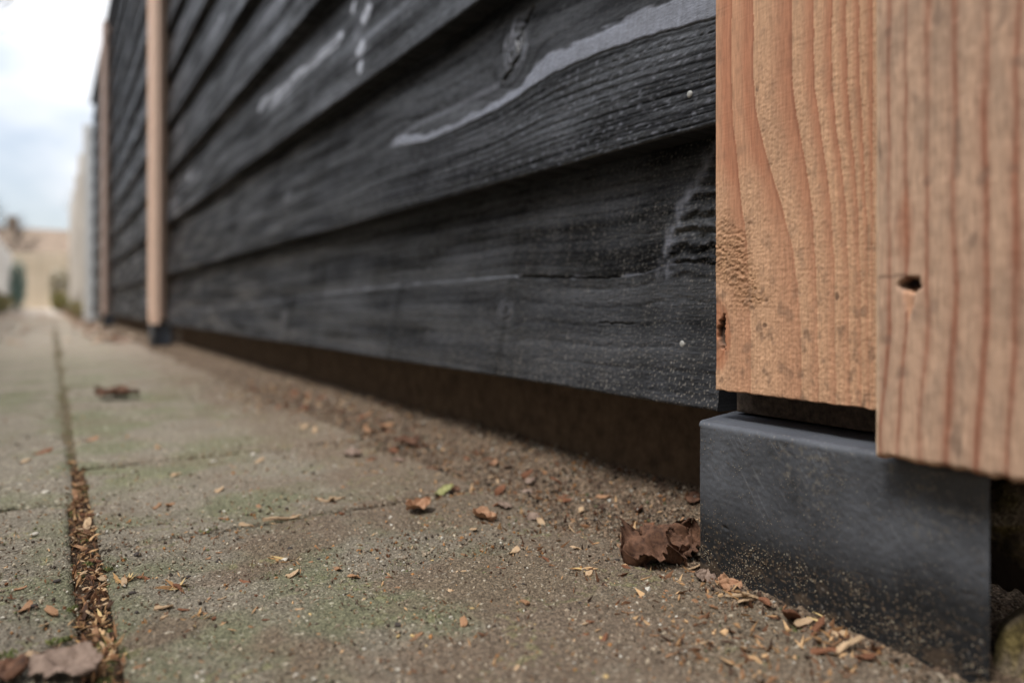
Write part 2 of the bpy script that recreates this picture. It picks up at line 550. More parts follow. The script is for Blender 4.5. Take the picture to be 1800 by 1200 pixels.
def board_fields(Yg, Tg, hgt, seed, knots=(), curves=None, ring=0.0085, smooth_mask=None):
    """height (m, outward), colour and roughness of rough-sawn black stained spruce"""
    wob = 0.005 * fbm(Yg * 2.2, Tg * 9, 3, seed) + 0.0012 * fbm(Yg * 18, Tg * 60, 2, seed + 1)
    if curves is None:
        cath = 0.9 * np.exp(-((Tg / hgt - 0.55 - 0.25 * np.sin(Yg * 1.3 + seed)) / 0.22) ** 2)
        g = (Tg + wob) / ring * (1 + 0.25 * np.sin(seed + Yg * 0.7)) + cath * np.sin(Yg * 2.1 + seed * 1.7) * 3
    else:
        g = curves_to_g(Yg, Tg + 0.25 * wob, curves)
    kmask = np.zeros(Yg.shape)
    kr = np.zeros(Yg.shape)
    for (yk, tk, a, ay) in knots:
        dy, dt = (Yg - yk) / ay, Tg - tk
        r2 = dy * dy + dt * dt
        rr = np.sqrt(r2) * (1 + 0.12 * noise(dy * 60, dt * 60, seed + 9))
        push = np.clip(a * a / np.maximum(r2, 1e-8), 0, 1.0)
        g = g - dt * push / ring * 0.9
        km = smooth(a * 1.05, a * 0.8, rr)
        kmask = np.maximum(kmask, km)
        kr = np.where(km > 0, rr / a, kr)
    ph = g - np.floor(g)
    amp = 0.45 + 0.55 * smooth(-0.5, 0.5, fbm(Yg * 5, Tg * 26, 3, seed + 4))
    brk = 0.6 + 0.5 * noise(Yg * 130, Tg * 260, seed + 5)
    groove = np.exp(-((ph - 0.5) / 0.13) ** 2) * amp * np.clip(brk, 0.1, 1.3)
    fib = fbm(Yg * 55, Tg * 900, 2, seed + 6)
    saw = fbm(Yg * 260, Tg * 14, 2, seed + 7)
    chips = fbm(Yg * 330, Tg * 520, 2, seed + 8)
    sm = np.zeros(Yg.shape) if smooth_mask is None else smooth_mask
    rough = 1 - sm
    h = -0.00080 * groove * rough + 0.00024 * fib * rough + 0.00012 * saw + 0.00030 * chips * rough * (0.4 + 0.6 * smooth(-0.2, 0.5, fbm(Yg * 9, Tg * 18, 3, seed + 12)))
    h = h + 0.0006 * fbm(Yg * 6, Tg * 16, 2, seed + 13)
    # knots: domed, cracked, ringed
    kring = np.sin(kr * 16 + 2 * noise(Yg * 80, Tg * 80, seed + 15))
    h = h + kmask * (0.0010 * (1 - kr) + 0.00025 * kring)
    tone = 0.40 + 0.6 * fbm(Yg * 3.0, Tg * 45, 4, seed + 16) + 0.35 * fbm(Yg * 20, Tg * 5, 2, seed + 17)
    c = mixv(np.zeros(Yg.shape + (3,)) + BLK_D, BLK * 1.25, np.clip(tone, 0, 1))
    c = mixv(c, BLK_D * 0.55, np.clip(groove * rough, 0, 1) * 0.75)
    c = mixv(c, BLK_L, np.clip(sm * (0.75 + 0.3 * saw), 0, 1))  # smooth grain: sky sheen painted in as a paler stain
    c = mixv(c, BLK_L * 0.8, kmask * smooth(0.2, 0.8, kring) * 0.5)
    c = c * np.clip(1 + 0.55 * chips * rough + 0.35 * fib * rough, 0.25, 2.2)[..., None]
    c = mixv(c, lin(120, 116, 112), smooth(0.55, 0.85, chips) * 0.35)
    rg = np.clip(0.58 + 0.22 * fbm(Yg * 3.0, Tg * 34, 4, seed + 19) + 0.16 * fib + 0.10 * chips + 0.18 * groove - 0.32 * sm - 0.12 * kmask, 0.28, 0.95)
    return h, np.clip(c, 0.003, 0.6), rg

def board_mesh(ys, hgt, z0, fields, nz, end_round=0.002, over=0.014, ts=None):
    if ts is None: ts = np.linspace(0, hgt + over, nz)
    Y, T = np.meshgrid(ys, ts, indexing='ij')
    h, c, rg = fields(Y, T)
    e = T + 0.0006 * fbm(Y * 60, Y * 0 + 3.3, 2, 3)
    r = 0.0022
    ee = np.clip(e, 0, r)
    h = h - (r - np.sqrt(np.maximum(r * r - (r - ee) ** 2, 0))) * 0.9
    X = XB + LEAN * T / 0.205 - h
    Z = z0 + T + 0.0010 * fbm(Y * 2.0, Y * 0 + z0 * 9, 2, 8)
    P = np.stack([X, Y, Z], -1)
    def back(b):
        b = b.copy(); b[:, 0] = XB + LEAN + BT - 0.008; return b
    return slab('board', P, back, c, rg, edge_col=BLK * 0.8, flip=True)

def seg_dist(Yg, Tg, pts, sy=1.0):
    """distance to a polyline in the board plane and the parameter along it"""
    D = np.full(Yg.shape, 9.0)
    A = np.zeros(Yg.shape)
    n = len(pts) - 1
    for k in range(n):
        (y0, t0), (y1, t1) = pts[k], pts[k + 1]
        y0, y1 = y0 * sy, y1 * sy
        dy, dt = y1 - y0, t1 - t0
        L = dy * dy + dt * dt + 1e-12
        f = np.clip(((Yg * sy - y0) * dy + (Tg - t0) * dt) / L, 0, 1)
        d = np.hypot(Yg * sy - y0 - f * dy, Tg - t0 - f * dt)
        A = np.where(d < D, (k + f) / n, A)
        D = np.minimum(D, d)
    return D, A

XM = XB + 0.011
def bpx(z0, pts):
    r = []
    for u, v in pts:
        y, z = on_plane(u, v, XM)
        r.append((float(y), float(z) - z0))
    return r

END = 0.3465              # near end of the first panel's boards
PO2, PO3 = 3.09, 6.36    # offsets of the two following posts
P2, P3, P4 = 3.11, 6.38, 9.3   # offsets of the following posts from the first

# --- lowest board: split, a pale fibre line and a big branch knot close to the post
def fields0(Y, T):
    z0 = BZ[0]
    hgt = BZ[1] - BZ[0]
    (yk, tk) = bpx(z0, [(1212, 375)])[0]
    (yk2, tk2) = bpx(z0, [(893, 545)])[0]
    (yk3, tk3) = bpx(z0, [(505, 560)])[0]
    line = bpx(z0, [(400, 542), (520, 524), (700, 500), (850, 489), (900, 486), (1060, 488), (1130, 480), (1165, 466), (1200, 461), (1256, 466), (1290, 470)])
    yy = np.array([p[0] for p in line]); tt = np.array([p[1] for p in line])
    o = np.argsort(yy)
    tline = np.interp(Y, yy[o], tt[o])
    ridge = bpx(z0, [(1246, 236), (1222, 275), (1205, 320), (1183, 365), (1168, 410), (1163, 455), (1168, 478)])
    dR, aR = seg_dist(Y, T, ridge)
    wR = 0.0045 + 0.003 * noise(Y * 90, T * 90, 3)
    sm = smooth(wR * 2.2, wR * 0.2, dR) * np.clip(0.30 + 0.45 * fbm(Y * 120, T * 70, 3, 20), 0, 0.75)
    dl = np.abs(T - tline)
    wl = np.clip(0.0009 + 0.0011 * noise(Y * 45, Y * 0, 21), 0.0001, 1)
    sm = np.maximum(sm, smooth(wl * 1.8, wl * 0.4, dl) * np.clip(0.25 + 0.7 * noise(Y * 22, Y * 0 + 9, 22), 0, 0.8) )
    ca = bpx(z0, [(1290, 730), (300, 572)])
    curves = [(0, [(0, 0), (9, 0)]), (6.0, list(zip(yy[o] , tt[o] - 0.002))), (6.9, list(zip(yy[o], tt[o] + 0.002))), (17, [(0, 0.21), (9, 0.21)])]
    h, c, rg = board_fields(Y, T, hgt, 101, knots=[(yk2, tk2, 0.013, 1.2), (yk3, tk3, 0.018, 1.5), (2.25, 0.06, 0.014, 1.4)], curves=curves, ring=0.0105, smooth_mask=np.clip(sm, 0, 1))
    # wavy arcs of the branch knot on the post side of the pale ridge
    right = smooth(0.0, 0.006, np.interp(T, [p[1] for p in ridge[::-1]], [p[0] for p in ridge[::-1]]) - Y) * smooth(tk - 0.050, tk - 0.030, T) * smooth(tk + 0.060, tk + 0.045, T)
    arcs = np.sin((T + 5.0 * (Y - yk) ** 2 + 0.0022 * noise(Y * 70, T * 60, 33)) * 2 * math.pi / 0.0115 + 1.5 * noise(Y * 50, T * 30, 34))
    h = h + right * (0.0011 * arcs + 0.0008 * fbm(Y * 150, T * 260, 3, 35))
    c = mixv(c, BLK_D * 0.5, right * smooth(0.1, 0.9, -arcs))
    c = mixv(c, lin(70, 71, 75), right * smooth(0.5, 1.0, arcs) * np.clip(0.4 + 0.6 * noise(Y * 160, T * 120, 29), 0, 0.8))
    under = smooth(0.0008, -0.0008, T - tline)
    h = h + 0.0009 * under
    c = mixv(c, lin(70, 71, 74), under * np.clip(0.25 + 0.4 * fbm(Y * 5, T * 40, 3, 40), 0, 0.8))
    for (uu, wd) in [(893, 0.006), (515, 0.016), (700, 0.010)]:
        yb_ = float(bpx(z0, [(uu, 560)])[0][0])
        vb = np.exp(-((Y - yb_ + 0.10 * (T - 0.05)) / wd) ** 2) * smooth(0.14, 0.08, T)
        c = mixv(c, BLK_D, vb * 0.55)
    # the split
    (ya, ta), (yb, tb) = bpx(z0, [(905, 489)])[0], bpx(z0, [(1090, 488)])[0]
    f = np.clip((Y - yb) / (ya - yb), 0, 1)
    inside = (Y > yb) & (Y < ya)
    tc = tline - 0.0006 + 0.0010 * noise(Y * 120, Y * 0, 36)
    wid = np.where(inside, 0.0013 * np.sqrt(np.clip(f, 0, 1)) * np.clip((1 - f) * 14, 0, 1) ** 0.5, 0)
    crack = smooth(wid * 1.5 + 1e-6, wid * 0.5, np.abs(T - tc)) * inside
    h = h - 0.004 * crack
    c = mixv(c, BLK_D * 0.2, crack)
    (y5, t5), (y6, t6) = bpx(z0, [(1060, 567)])[0], bpx(z0, [(1122, 572)])[0]
    cr2 = smooth(0.0009, 0.0003, np.abs(T - t5 + 0.001 * noise(Y * 160, Y * 0, 37))) * (Y > y6) * (Y < y5)
    h = h - 0.0018 * cr2
    # dusty towards the bottom and towards the post: fine pale grains caught in the rough grain
    dust = (0.40 + 0.55 * smooth(0.07, 0.0, T)) * smooth(1.1, 0.36, Y)
    dn = noise(Y * 700, T * 560, 38)
    streak = smooth(0.2, 0.8, noise(Y * 230, T * 40, 39))
    c = mixv(c, lin(150, 143, 134), np.clip(smooth(0.34, 0.70, dn) * dust * (0.7 + streak), 0, 0.85))
    c = mixv(c, lin(88, 84, 80), dust * streak * 0.30)
    return h, c, rg + 0.10 * dust

# --- second board: smooth cathedral band with its bluish sky sheen painted in, deep parallel grooves under it, a burst knot
def fields1(Y, T):
    z0 = BZ[1]
    hgt = BZ[2] - BZ[1]
    low = bpx(z0, [(290, 432), (420, 385), (540, 330), (640, 283), (690, 258), (750, 249), (817, 221), (883, 188), (923, 160), (970, 130), (1050, 95), (1127, 67), (1257, 30), (1290, 20)])
    upp = bpx(z0, [(290, 428), (420, 381), (540, 325), (640, 276), (684, 244), (706, 236), (745, 240), (817, 209), (880, 176), (915, 150), (937, 112), (960, 98), (1017, 73), (1133, 14), (1257, -22), (1290, -30)])
    y2 = np.array([p[0] for p in low])[::-1]; t2 = np.array([p[1] for p in low])[::-1]
    y3 = np.array([p[0] for p in upp])[::-1]; t3 = np.array([p[1] for p in upp])[::-1]
    tl, tu = np.interp(Y, y2, t2), np.interp(Y, y3, t3)
    wobb = 0.0016 * noise(Y * 30, Y * 0, 51) + 0.0006 * noise(Y * 110, Y * 0, 52)
    tl = tl + wobb; tu = tu + wobb * 0.6
    nose = bpx(z0, [(688, 250)])[0][0]
    band = smooth(-0.0006, 0.0006, T - tl) * smooth(0.0030, -0.0030, T - tu + 0.003 * fbm(Y * 40, T * 160, 3, 65)) * smooth(nose + 0.02, nose - 0.03, Y)
    (yk, tk) = bpx(z0, [(893, 82)])[0]
    (yk2, tk2) = bpx(z0, [(505, 350)])[0]
    (yk3, tk3) = bpx(z0, [(385, 392)])[0]
    curves = [(0, [(0, 0), (9, 0)]), (9.0, list(zip(y2, t2))), (9.5, list(zip(y3, t3 + 0.0005))), (15, [(0, 0.215), (9, 0.215)])]
    inner, _ = seg_dist(Y, T, bpx(z0, [(690, 244), (735, 215), (800, 185), (870, 150)]))
    sm = np.maximum(band, smooth(0.006, 0.001, inner) * 0.35)
    h, c, rg = board_fields(Y, T, hgt, 202, knots=[(yk, tk, 0.027, 0.9), (yk2, tk2, 0.020, 1.5), (yk3, tk3, 0.012, 1.3)], curves=curves, ring=0.010, smooth_mask=np.clip(sm, 0, 1))
    # deeper grooves under the band
    below = smooth(0.0, 0.008, tl - T) * smooth(1.6, 0.45, Y)
    g = curves_to_g(Y, T + 0.0004 * noise(Y * 26, T * 90, 57), [(0, [(0, 0), (9, 0)]), (12.0, list(zip(y2, t2)))])
    g = g + 0.35 * noise(g * 1.3, Y * 2, 58)
    ph = g - np.floor(g)
    gr = np.exp(-((ph - 0.4) / (0.10 + 0.05 * noise(Y * 12, g * 0.9, 59))) ** 2)
    h = h - below * 0.0009 * gr * (0.7 + 0.5 * noise(Y * 90, T * 200, 53))
    c = mixv(c, BLK_D * 0.35, np.clip(below * gr, 0, 1) * 0.8)
    rg = rg + 0.25 * below * gr - 0.06 * below
    # small bright torn fibre flecks between the grooves
    fl = noise(Y * 150, T * 420, 54)
    c = mixv(c, lin(104, 105, 112), below * smooth(0.25, 0.7, fl) * (1 - gr) * 0.65)
    bv = np.clip(0.50 + 0.30 * noise(Y * 320, T * 12, 60) + 0.35 * fbm(Y * 10, T * 50, 3, 64), 0, 1)
    c = mixv(c, np.zeros(c.shape) + BLK * 1.3, band * 0.6)
    c = mixv(c, lin(124, 127, 138), band * bv * 0.9)
    rg = rg - 0.05 * band
    # edge step of the band
    h = h + 0.0004 * band - 0.0012 * np.exp(-((T - tl + 0.0009) / 0.0008) ** 2) * smooth(nose, nose - 0.05, Y)
    c = mixv(c, BLK_D * 0.3, np.exp(-((T - tl + 0.0010) / 0.0010) ** 2) * smooth(nose, nose - 0.05, Y) * 0.9)
    # the burst knot: torn pale slivers and a black fissure
    dy, dt = (Y - yk) / 0.9, T - tk
    rr = np.hypot(dy, dt * 0.8)
    kz = smooth(0.034, 0.018, rr)
    sl = fbm(Y * 95, T * 30, 3, 55)
    h = h + kz * 0.0020 * sl
    c = mixv(c, lin(120, 121, 130), kz * smooth(0.15, 0.7, sl) * 0.8)
    fis, _ = seg_dist(Y, T, bpx(z0, [(918, 10), (908, 40), (900, 70), (903, 95), (889, 125), (880, 140)]))
    fm = smooth(0.0035, 0.0012, fis + 0.0015 * noise(Y * 150, T * 150, 56))
    h = h - 0.004 * fm
    c = mixv(c, BLK_D * 0.15, fm)
    return h, c, rg - 0.05 * kz

# --- third board: long pale torn fibre and a knot, bright sheen painted into their colour
def fields2(Y, T):
    z0 = BZ[2]
    hgt = BZ[3] - BZ[2]
    line = bpx(z0, [(452, 185), (500, 150), (560, 98), (590, 72)])
    d1, a1 = seg_dist(Y, T, line)
    spots = np.zeros(Y.shape)
    for (u, v, ru) in [(640, 22, 0.012), (638, 85, 0.010), (642, 118, 0.007), (593, 65, 0.010), (612, 10, 0.007), (330, 310, 0.018), (455, 190, 0.010)]:
        yk, tk = bpx(z0, [(u, v)])[0]
        spots = np.maximum(spots, smooth(ru, ru * 0.4, np.hypot((Y - yk) * 0.55, (T - tk) * (0.55 if u > 600 else 1.0)) + 0.003 * noise(Y * 60, T * 60, 61)))
    fibre = np.clip(fbm(Y * 9, T * 420, 3, 67) * 1.4 + 0.5, 0, 1)
    sm = np.maximum(smooth(0.016, 0.001, d1 + 0.004 * noise(Y * 14, T * 80, 62)) * fibre, spots * np.clip(0.75 + 0.6 * fbm(Y * 50, T * 140, 3, 68), 0, 1))
    far_st = smooth(0.25, 0.8, fbm(Y * 2.2, T * 130, 4, 69)) * smooth(0.0, 0.4, fbm(Y * 1.2, T * 12, 2, 63))
    sm = np.maximum(sm, far_st * 0.55)
    kn = bpx(z0, [(628, 50), (530, 122)])
    h, c, rg = board_fields(Y, T, hgt, 303, knots=[(kn[0][0], kn[0][1], 0.022, 1.1), (2.5, 0.09, 0.02, 1.4)], ring=0.009, smooth_mask=np.clip(sm * 0.9, 0, 1))
    h = h + 0.0012 * sm
    c = mixv(c, lin(196, 199, 208), np.clip(sm * 1.3, 0, 1) * np.clip(0.6 + 0.5 * fbm(Y * 60, T * 160, 3, 66), 0, 1))
    return h, c, rg

def fields_any(seed, hgt, n=3, y0=0.3, y1=3.3):
    r = random.Random(seed)
    ks = [(r.uniform(y0, y1), r.uniform(0.03, hgt - 0.03), r.uniform(0.010, 0.024), r.uniform(1.0, 1.6)) for _ in range(n)]
    def f(Y, T):
        sp = np.zeros(Y.shape)
        for (yk, tk, a, ay) in ks:
            sp = np.maximum(sp, smooth(a * 0.8, a * 0.2, np.hypot((Y - yk - 0.01) * 0.6, T - tk - 0.004) + 0.004 * noise(Y * 50, T * 50, seed)))
            for q in range(2):
                sp = np.maximum(sp, np.clip(0.3 + fbm(Y * 8, T * 300, 3, seed + 30), 0, 1) * smooth(0.008, 0.001, np.abs(T - tk - 0.01 * (q - 0.5) - 0.003 * noise(Y * 6, Y * 0 + q, seed))) * smooth(0.25, 0.05, np.abs(Y - yk - 0.12)) * 0.6)
        h, c, rg = board_fields(Y, T, hgt, seed, knots=ks, ring=0.0095, smooth_mask=sp * 0.8)
        c = mixv(c, lin(186, 189, 198), np.clip(sp * (0.5 + 0.6 * fbm(Y * 30, T * 90, 3, seed + 50)), 0, 1) * 0.8)  # torn fibre, with the bright sky sheen painted in as paler colour
        return h + 0.001 * sp, c, rg
    return f

nail_m = mat_noise('galvanised_steel', (0.26, 0.25, 0.23), (0.42, 0.41, 0.38), scale=400.0, rough=0.5, spec=0.6, bump=0.1)
def nail_mesh():
    import bmesh
    bm = bmesh.new()
    bmesh.ops.create_uvsphere(bm, u_segments=12, v_segments=8, radius=0.0026)
    for v in bm.verts:
        v.co.x *= 0.42
    me = bpy.data.meshes.new('nail')
    bm.to_mesh(me); bm.free()
    for p in me.polygons: p.use_smooth = True
    return me
NAIL = nail_mesh()

near_boards = []
for i, z0 in enumerate(BZ):
    hgt = (BZ[i + 1] - z0) if i + 1 < len(BZ) else 0.19
    if i == 0:
        ys = graded(END, PO2 + 0.070, 0.00085, 1.6, 0.5); f = fields0; nz = 250
    elif i == 1:
        ys = graded(END, PO2 + 0.070, 0.00085, 1.6, 0.5); f = fields1; nz = 230
    elif i == 2:
        ys = graded(END, PO2 + 0.070, 0.0013, 1.5, 0.5); f = fields2; nz = 150
    elif i < 6:
        ys = graded(END, PO2 + 0.070, 0.0028, 1.4, 0.5); f = fields_any(400 + i, hgt, 5); nz = 90
    else:
        ys = np.linspace(END, PO2 + 0.070, 160); f = fields_any(400 + i, hgt, 4); nz = 26
    o = fence_part('board', board_mesh(ys, hgt, z0, f, nz), M_BLACK)
    near_boards.append(o)
# nail heads in the two lowest boards, next to the post
for (bi, u, v) in [(0, 1210, 604), (1, 1227, 169)]:
    y, z = on_plane(u, v, XB + LEAN * 0.4)
    t = float(z) - BZ[bi]
    nl = link('nail', NAIL, nail_m, near_boards[bi])
    nl.location = (XB + LEAN * t / 0.205 - 0.0004, float(y), float(z))

# the following panels of the same fence; the last is unseen, added for shade
for (ya, yb, nk) in [(PO2 + 0.3465, PO3 + 0.070, 3), (PO3 + 0.3465, P4, 2), (-2.2, 0.045, 0)]:
    for i, z0 in enumerate(BZ):
        hgt = (BZ[i + 1] - z0) if i + 1 < len(BZ) else 0.19
        ff = fields_any(600 + i + int(ya * 10), hgt, nk, ya, yb) if nk else (lambda Y, T: (Y * 0, np.zeros(Y.shape + (3,)) + BLK, Y * 0 + 0.55))
        o = fence_part('board', board_mesh(np.linspace(ya, yb, 90 if nk else 4), hgt, z0, ff, 24 if nk else 6), M_BLACK)

# capping strip on top of the fence
fence_part('cap', box_mesh('cap', XB - 0.02, XB + 0.045, -2.2, P4, TOPZ + 0.006, TOPZ + 0.030, 0.003),
           mat_noise('black_cap', tuple(BLK * 0.6), tuple(BLK * 1.2), scale=30.0, rough=0.6))

# ------------------------------------------------------------------ posts: facing plank + cover plank + dark inner post
XP, XC, XF = 0.358, 0.330, 0.344
YP0, YP1 = 0.150, 0.3305        # facing plank
YC0, YC1 = 0.068, 0.2066        # cover plank
ZP, ZC, ZFOOT = 0.1125, 0.0945, 0.094
WOOD_L = lin(206, 163, 129) * 0.88
WOOD_R = lin(188, 130, 99) * 0.86
WOOD_D = lin(138, 84, 60) * 0.8

def facing_fields(Y, Z):
    cs = [
        [(1257, -60), (1257, 900)],
        [(1325, -60), (1325, 0), (1324, 83), (1325, 146), (1331, 208), (1344, 258), (1356, 300), (1378, 375), (1394, 437), (1402, 500), (1408, 600), (1412, 800)],
        [(1392, -60), (1392, 0), (1392, 125), (1400, 208), (1417, 292), (1429, 375), (1435, 500), (1442, 800)],
        [(1430, -60), (1430, 0), (1431, 146), (1442, 229), (1458, 333), (1466, 458), (1470, 800)],
        [(1462, -60), (1462, 0), (1463, 146), (1471, 229), (1486, 354), (1492, 500), (1496, 800)],
        [(1487, -60), (1487, 0), (1492, 187), (1506, 333), (1513, 500), (1515, 800)],
        [(1510, -60), (1511, 100), (1517, 250), (1525, 416), (1530, 800)],
        [(1534, -60), (1534, 800)],
        [(1800, -60), (1800, 900)]]
    yk = []
    for c in cs:
        q = sorted([tuple(float(t) for t in on_plane(u, v, XP)) for u, v in c], key=lambda p: p[1])
        yk.append(np.interp(Z, [p[1] for p in q], [p[0] for p in q]))
    wob = 0.0005 * noise(Y * 40, Z * 50, 71) + 0.0003 * noise(Y * 300, Z * 160, 72)
    g = np.zeros(Y.shape)
    gk = [0, 2, 3, 4, 5, 6, 7, 8, 24]
    for k in range(len(yk) - 1):
        a, b = yk[k], yk[k + 1]
        f = (a - (Y + wob)) / np.maximum(a - b, 1e-5)
        g = np.where((Y + wob) <= a, gk[k] + np.clip(f, 0, 1) * (gk[k + 1] - gk[k]), g)
    g = np.where(g < 2, 0.2 + g * 0.9, g)
    ph = g - np.floor(g)
    late = smooth(0.25, 0.95, ph) * (0.45 + 0.55 * smooth(0.15, 0.27, Z + 0.02 * noise(Y * 30, Z * 30, 70)))                       # towards the ring's end: smooth, reddish
    (kn_y, kn_z) = [float(t) for t in on_plane(1258, 590, XP)]
    (tr_y, tr_z) = [float(t) for t in on_plane(1288, 462, XP)]
    dk = np.hypot((Y - kn_y) / 0.0125, (Z - kn_z) / 0.0235)
    knot = smooth(1.15, 0.75, dk + 0.08 * noise(Y * 150, Z * 150, 73))
    dt = np.hypot((Y - tr_y - 0.25 * (Z - tr_z)) / 0.021, (Z - tr_z) / 0.032) + 0.45 * fbm(Y * 55, Z * 55, 3, 74)
    torn = smooth(1.25, 0.35, dt)
    # bumpy raised grain in the earlywood, mostly in the lower half
    zz = smooth(0.36, 0.27, Z)
    bum = fbm(Y * 640, Z * 430, 3, 75, 0.65)
    bum2 = fbm(Y * 240, Z * 170, 2, 76)
    rough = (1 - 0.85 * late * (1 - 0.5 * smooth(0.22, 0.17, Z))) * (0.30 + 0.70 * zz)
    leftflat = smooth(2.0, 1.7, g) * smooth(0.235, 0.26, Z)
    rough = rough * (1 - 0.8 * leftflat)
    h = rough * (0.00021 * bum + 0.00012 * bum2)
    h = h - 0.00016 * np.exp(-((ph - 0.02) / 0.05) ** 2) + 0.00014 * late
    fold = np.sin((Z + 0.7 * (Y - tr_y) + 0.0075 * fbm(Y * 90, Z * 110, 4, 77)) * 2 * math.pi / 0.0058)
    h = h + torn * (0.00018 * fold + 0.00050 * fbm(Y * 240, Z * 430, 4, 78, 0.7))
    h = h * (1 - knot * 0.8) - knot * 0.0005
    h = h + 0.00005 * noise(Y * 10, Z * 900, 79)
    c = mixv(np.zeros(Y.shape + (3,)) + WOOD_L, WOOD_R, np.clip(late * 0.95 + leftflat * 0.45, 0, 1))
    c = mixv(c, WOOD_D, np.exp(-((ph - 0.985) / 0.05) ** 2) * 0.45 * (0.4 + 0.6 * smooth(0.16, 0.26, Z)))
    c = mixv(c, lin(184, 142, 106) * 0.80, np.clip(torn * 0.7, 0, 1))
    c = mixv(c, lin(150, 104, 76) * 0.85, torn * smooth(0.1, 0.8, fbm(Y * 210, Z * 400, 3, 69)) * 0.45)
    kr = np.sin(dk * 22)
    c = mixv(c, lin(186, 126, 92) * 0.86, knot * 0.8)
    c = mixv(c, lin(150, 84, 54) * 0.8, knot * smooth(0.3, 0.9, kr) * 0.35)
    (cy, cz) = [float(t) for t in on_plane(1266, 584, XP)]
    dv = np.hypot((Y - cy + 26 * (Z - cz) ** 2) / 0.0032, (Z - cz) / 0.0105) + 0.3 * noise(Y * 400, Z * 400, 80)
    void = smooth(1.1, 0.75, dv)
    h = h - 0.004 * void
    c = mixv(c, lin(46, 30, 22), void)
    # weather: grey dirt in the pores, stronger low down, and odd dark flecks
    dirt = smooth(0.1, 0.8, fbm(Y * 130, Z * 90, 3, 81)) * (0.22 + 0.38 * smooth(0.24, 0.14, Z)) * (1 - late * 0.6)
    c = mixv(c, lin(118, 96, 80) * 0.8, dirt)
    fleck = smooth(0.70, 0.86, noise(Y * 190, Z * 120, 82)) * smooth(0.0, 0.4, noise(Y * 40, Z * 40, 83))
    c = mixv(c, lin(78, 58, 46), fleck * 0.75)
    c = c * (1 + 0.08 * fbm(Y * 30, Z * 6, 3, 84) + 0.05 * noise(Y * 700, Z * 60, 85))[..., None]
    return h, np.clip(c, 0.01, 0.8), np.full(Y.shape, 0.72) - 0.10 * late

def cover_fields(Y, Z):
    cs = [1537, 1562, 1592, 1629, 1678, 1732, 1786, 1850, 1930, 2050]
    yk = [float(on_plane(u, 300, XC)[0]) for u in cs]
    bend = -0.004 * smooth(0.16, 0.10, Z) + 0.0010 * noise(Z * 9, Y * 4, 92)
    Yw = Y + bend + 0.0004 * noise(Y * 90, Z * 60, 91)
    g = np.interp(-Yw, [-y for y in yk], np.arange(len(cs), dtype=float))
    g = np.where(Yw < yk[-1], len(cs) - 1 + (yk[-1] - Yw) / 0.011, g)
    ph = g - np.floor(g)
    ph = (ph + 0.10 * noise(Z * 22, g * 1.7, 88)) % 1.0
    lw = 0.12 + 0.05 * noise(Z * 14 + 3, np.floor(g + 0.5) * 2.7, 87)
    red = (np.exp(-((np.minimum(ph, 1 - ph)) / lw) ** 2) + 0.35 * smooth(0.45, 1.0, ph)) * (0.72 + 0.3 * noise(Z * 10, np.floor(g + 0.5) * 3.1, 86))
    c = mixv(np.zeros(Y.shape + (3,)) + lin(196, 162, 136) * 0.86, lin(156, 98, 74) * 0.78, np.clip(red, 0, 1) * 0.92)
    grey = smooth(-0.1, 0.7, fbm(Y * 60, Z * 26, 4, 93)) * 0.42
    c = mixv(c, lin(146, 124, 106) * 0.85, grey * (1 - np.clip(red, 0, 1) * 0.6))
    spots = smooth(0.45, 0.75, noise(Y * 110, Z * 70, 94)) * 0.5
    c = mixv(c, lin(120, 98, 84) * 0.85, spots)
    h = -0.00025 * red + 0.00022 * fbm(Y * 260, Z * 130, 3, 95) + 0.0003 * fbm(Y * 40, Z * 18, 2, 96)
    (hy, hz) = [float(t) for t in on_plane(1600, 500, XC)]
    d = np.hypot((Y - hy) / 0.0044, (Z - hz) / 0.0038) + 0.35 * noise(Y * 260, Z * 260, 99)
    hole = smooth(1.15, 0.75, d)
    h = h - 0.006 * hole
    c = mixv(c, lin(34, 26, 22), hole)
    (sy, sz) = [float(t) for t in on_plane(1597, 536, XC)]
    sl = smooth(1.1, 0.7, np.hypot((Y - sy) / (0.0042 * np.clip(0.5 + (Z - sz) / 0.014, 0.15, 1.2)), (Z - sz) / 0.0085) + 0.25 * noise(Y * 300, Z * 300, 97))
    c = mixv(c, lin(206, 160, 128) * 0.85, sl)
    h = h - 0.0012 * sl
    (ay, az) = [float(t) for t in on_plane(1562, 486, XC)]
    ln = smooth(1.0, 0.4, np.hypot((Y - ay) / 0.011, (Z - az + 0.06 * (Y - ay)) / 0.0011) + 0.4 * noise(Y * 200, Z * 200, 89))
    c = mixv(c, lin(96, 74, 60), ln * 0.6)
    (ry, rz) = [float(t) for t in on_plane(1590, 400, XC)]
    rd = smooth(1.0, 0.3, np.hypot((Y - ry) / 0.006, (Z - rz) / 0.022))
    c = mixv(c, lin(176, 108, 76) * 0.8, rd * 0.4)
    c = c * (1 + 0.07 * fbm(Y * 25, Z * 8, 3, 98) + 0.06 * noise(Y * 420, Z * 40, 85))[..., None]
    c = mixv(c, lin(222, 192, 160) * 0.9, smooth(0.0030, 0.0018, YC1 - Y + 0.0006 * noise(Z * 60, Z * 0, 84)) * 0.8)  # pale far edge: light from the sky ahead, painted into the wood colour
    return h, np.clip(c, 0.01, 0.8), np.full(Y.shape, 0.78)

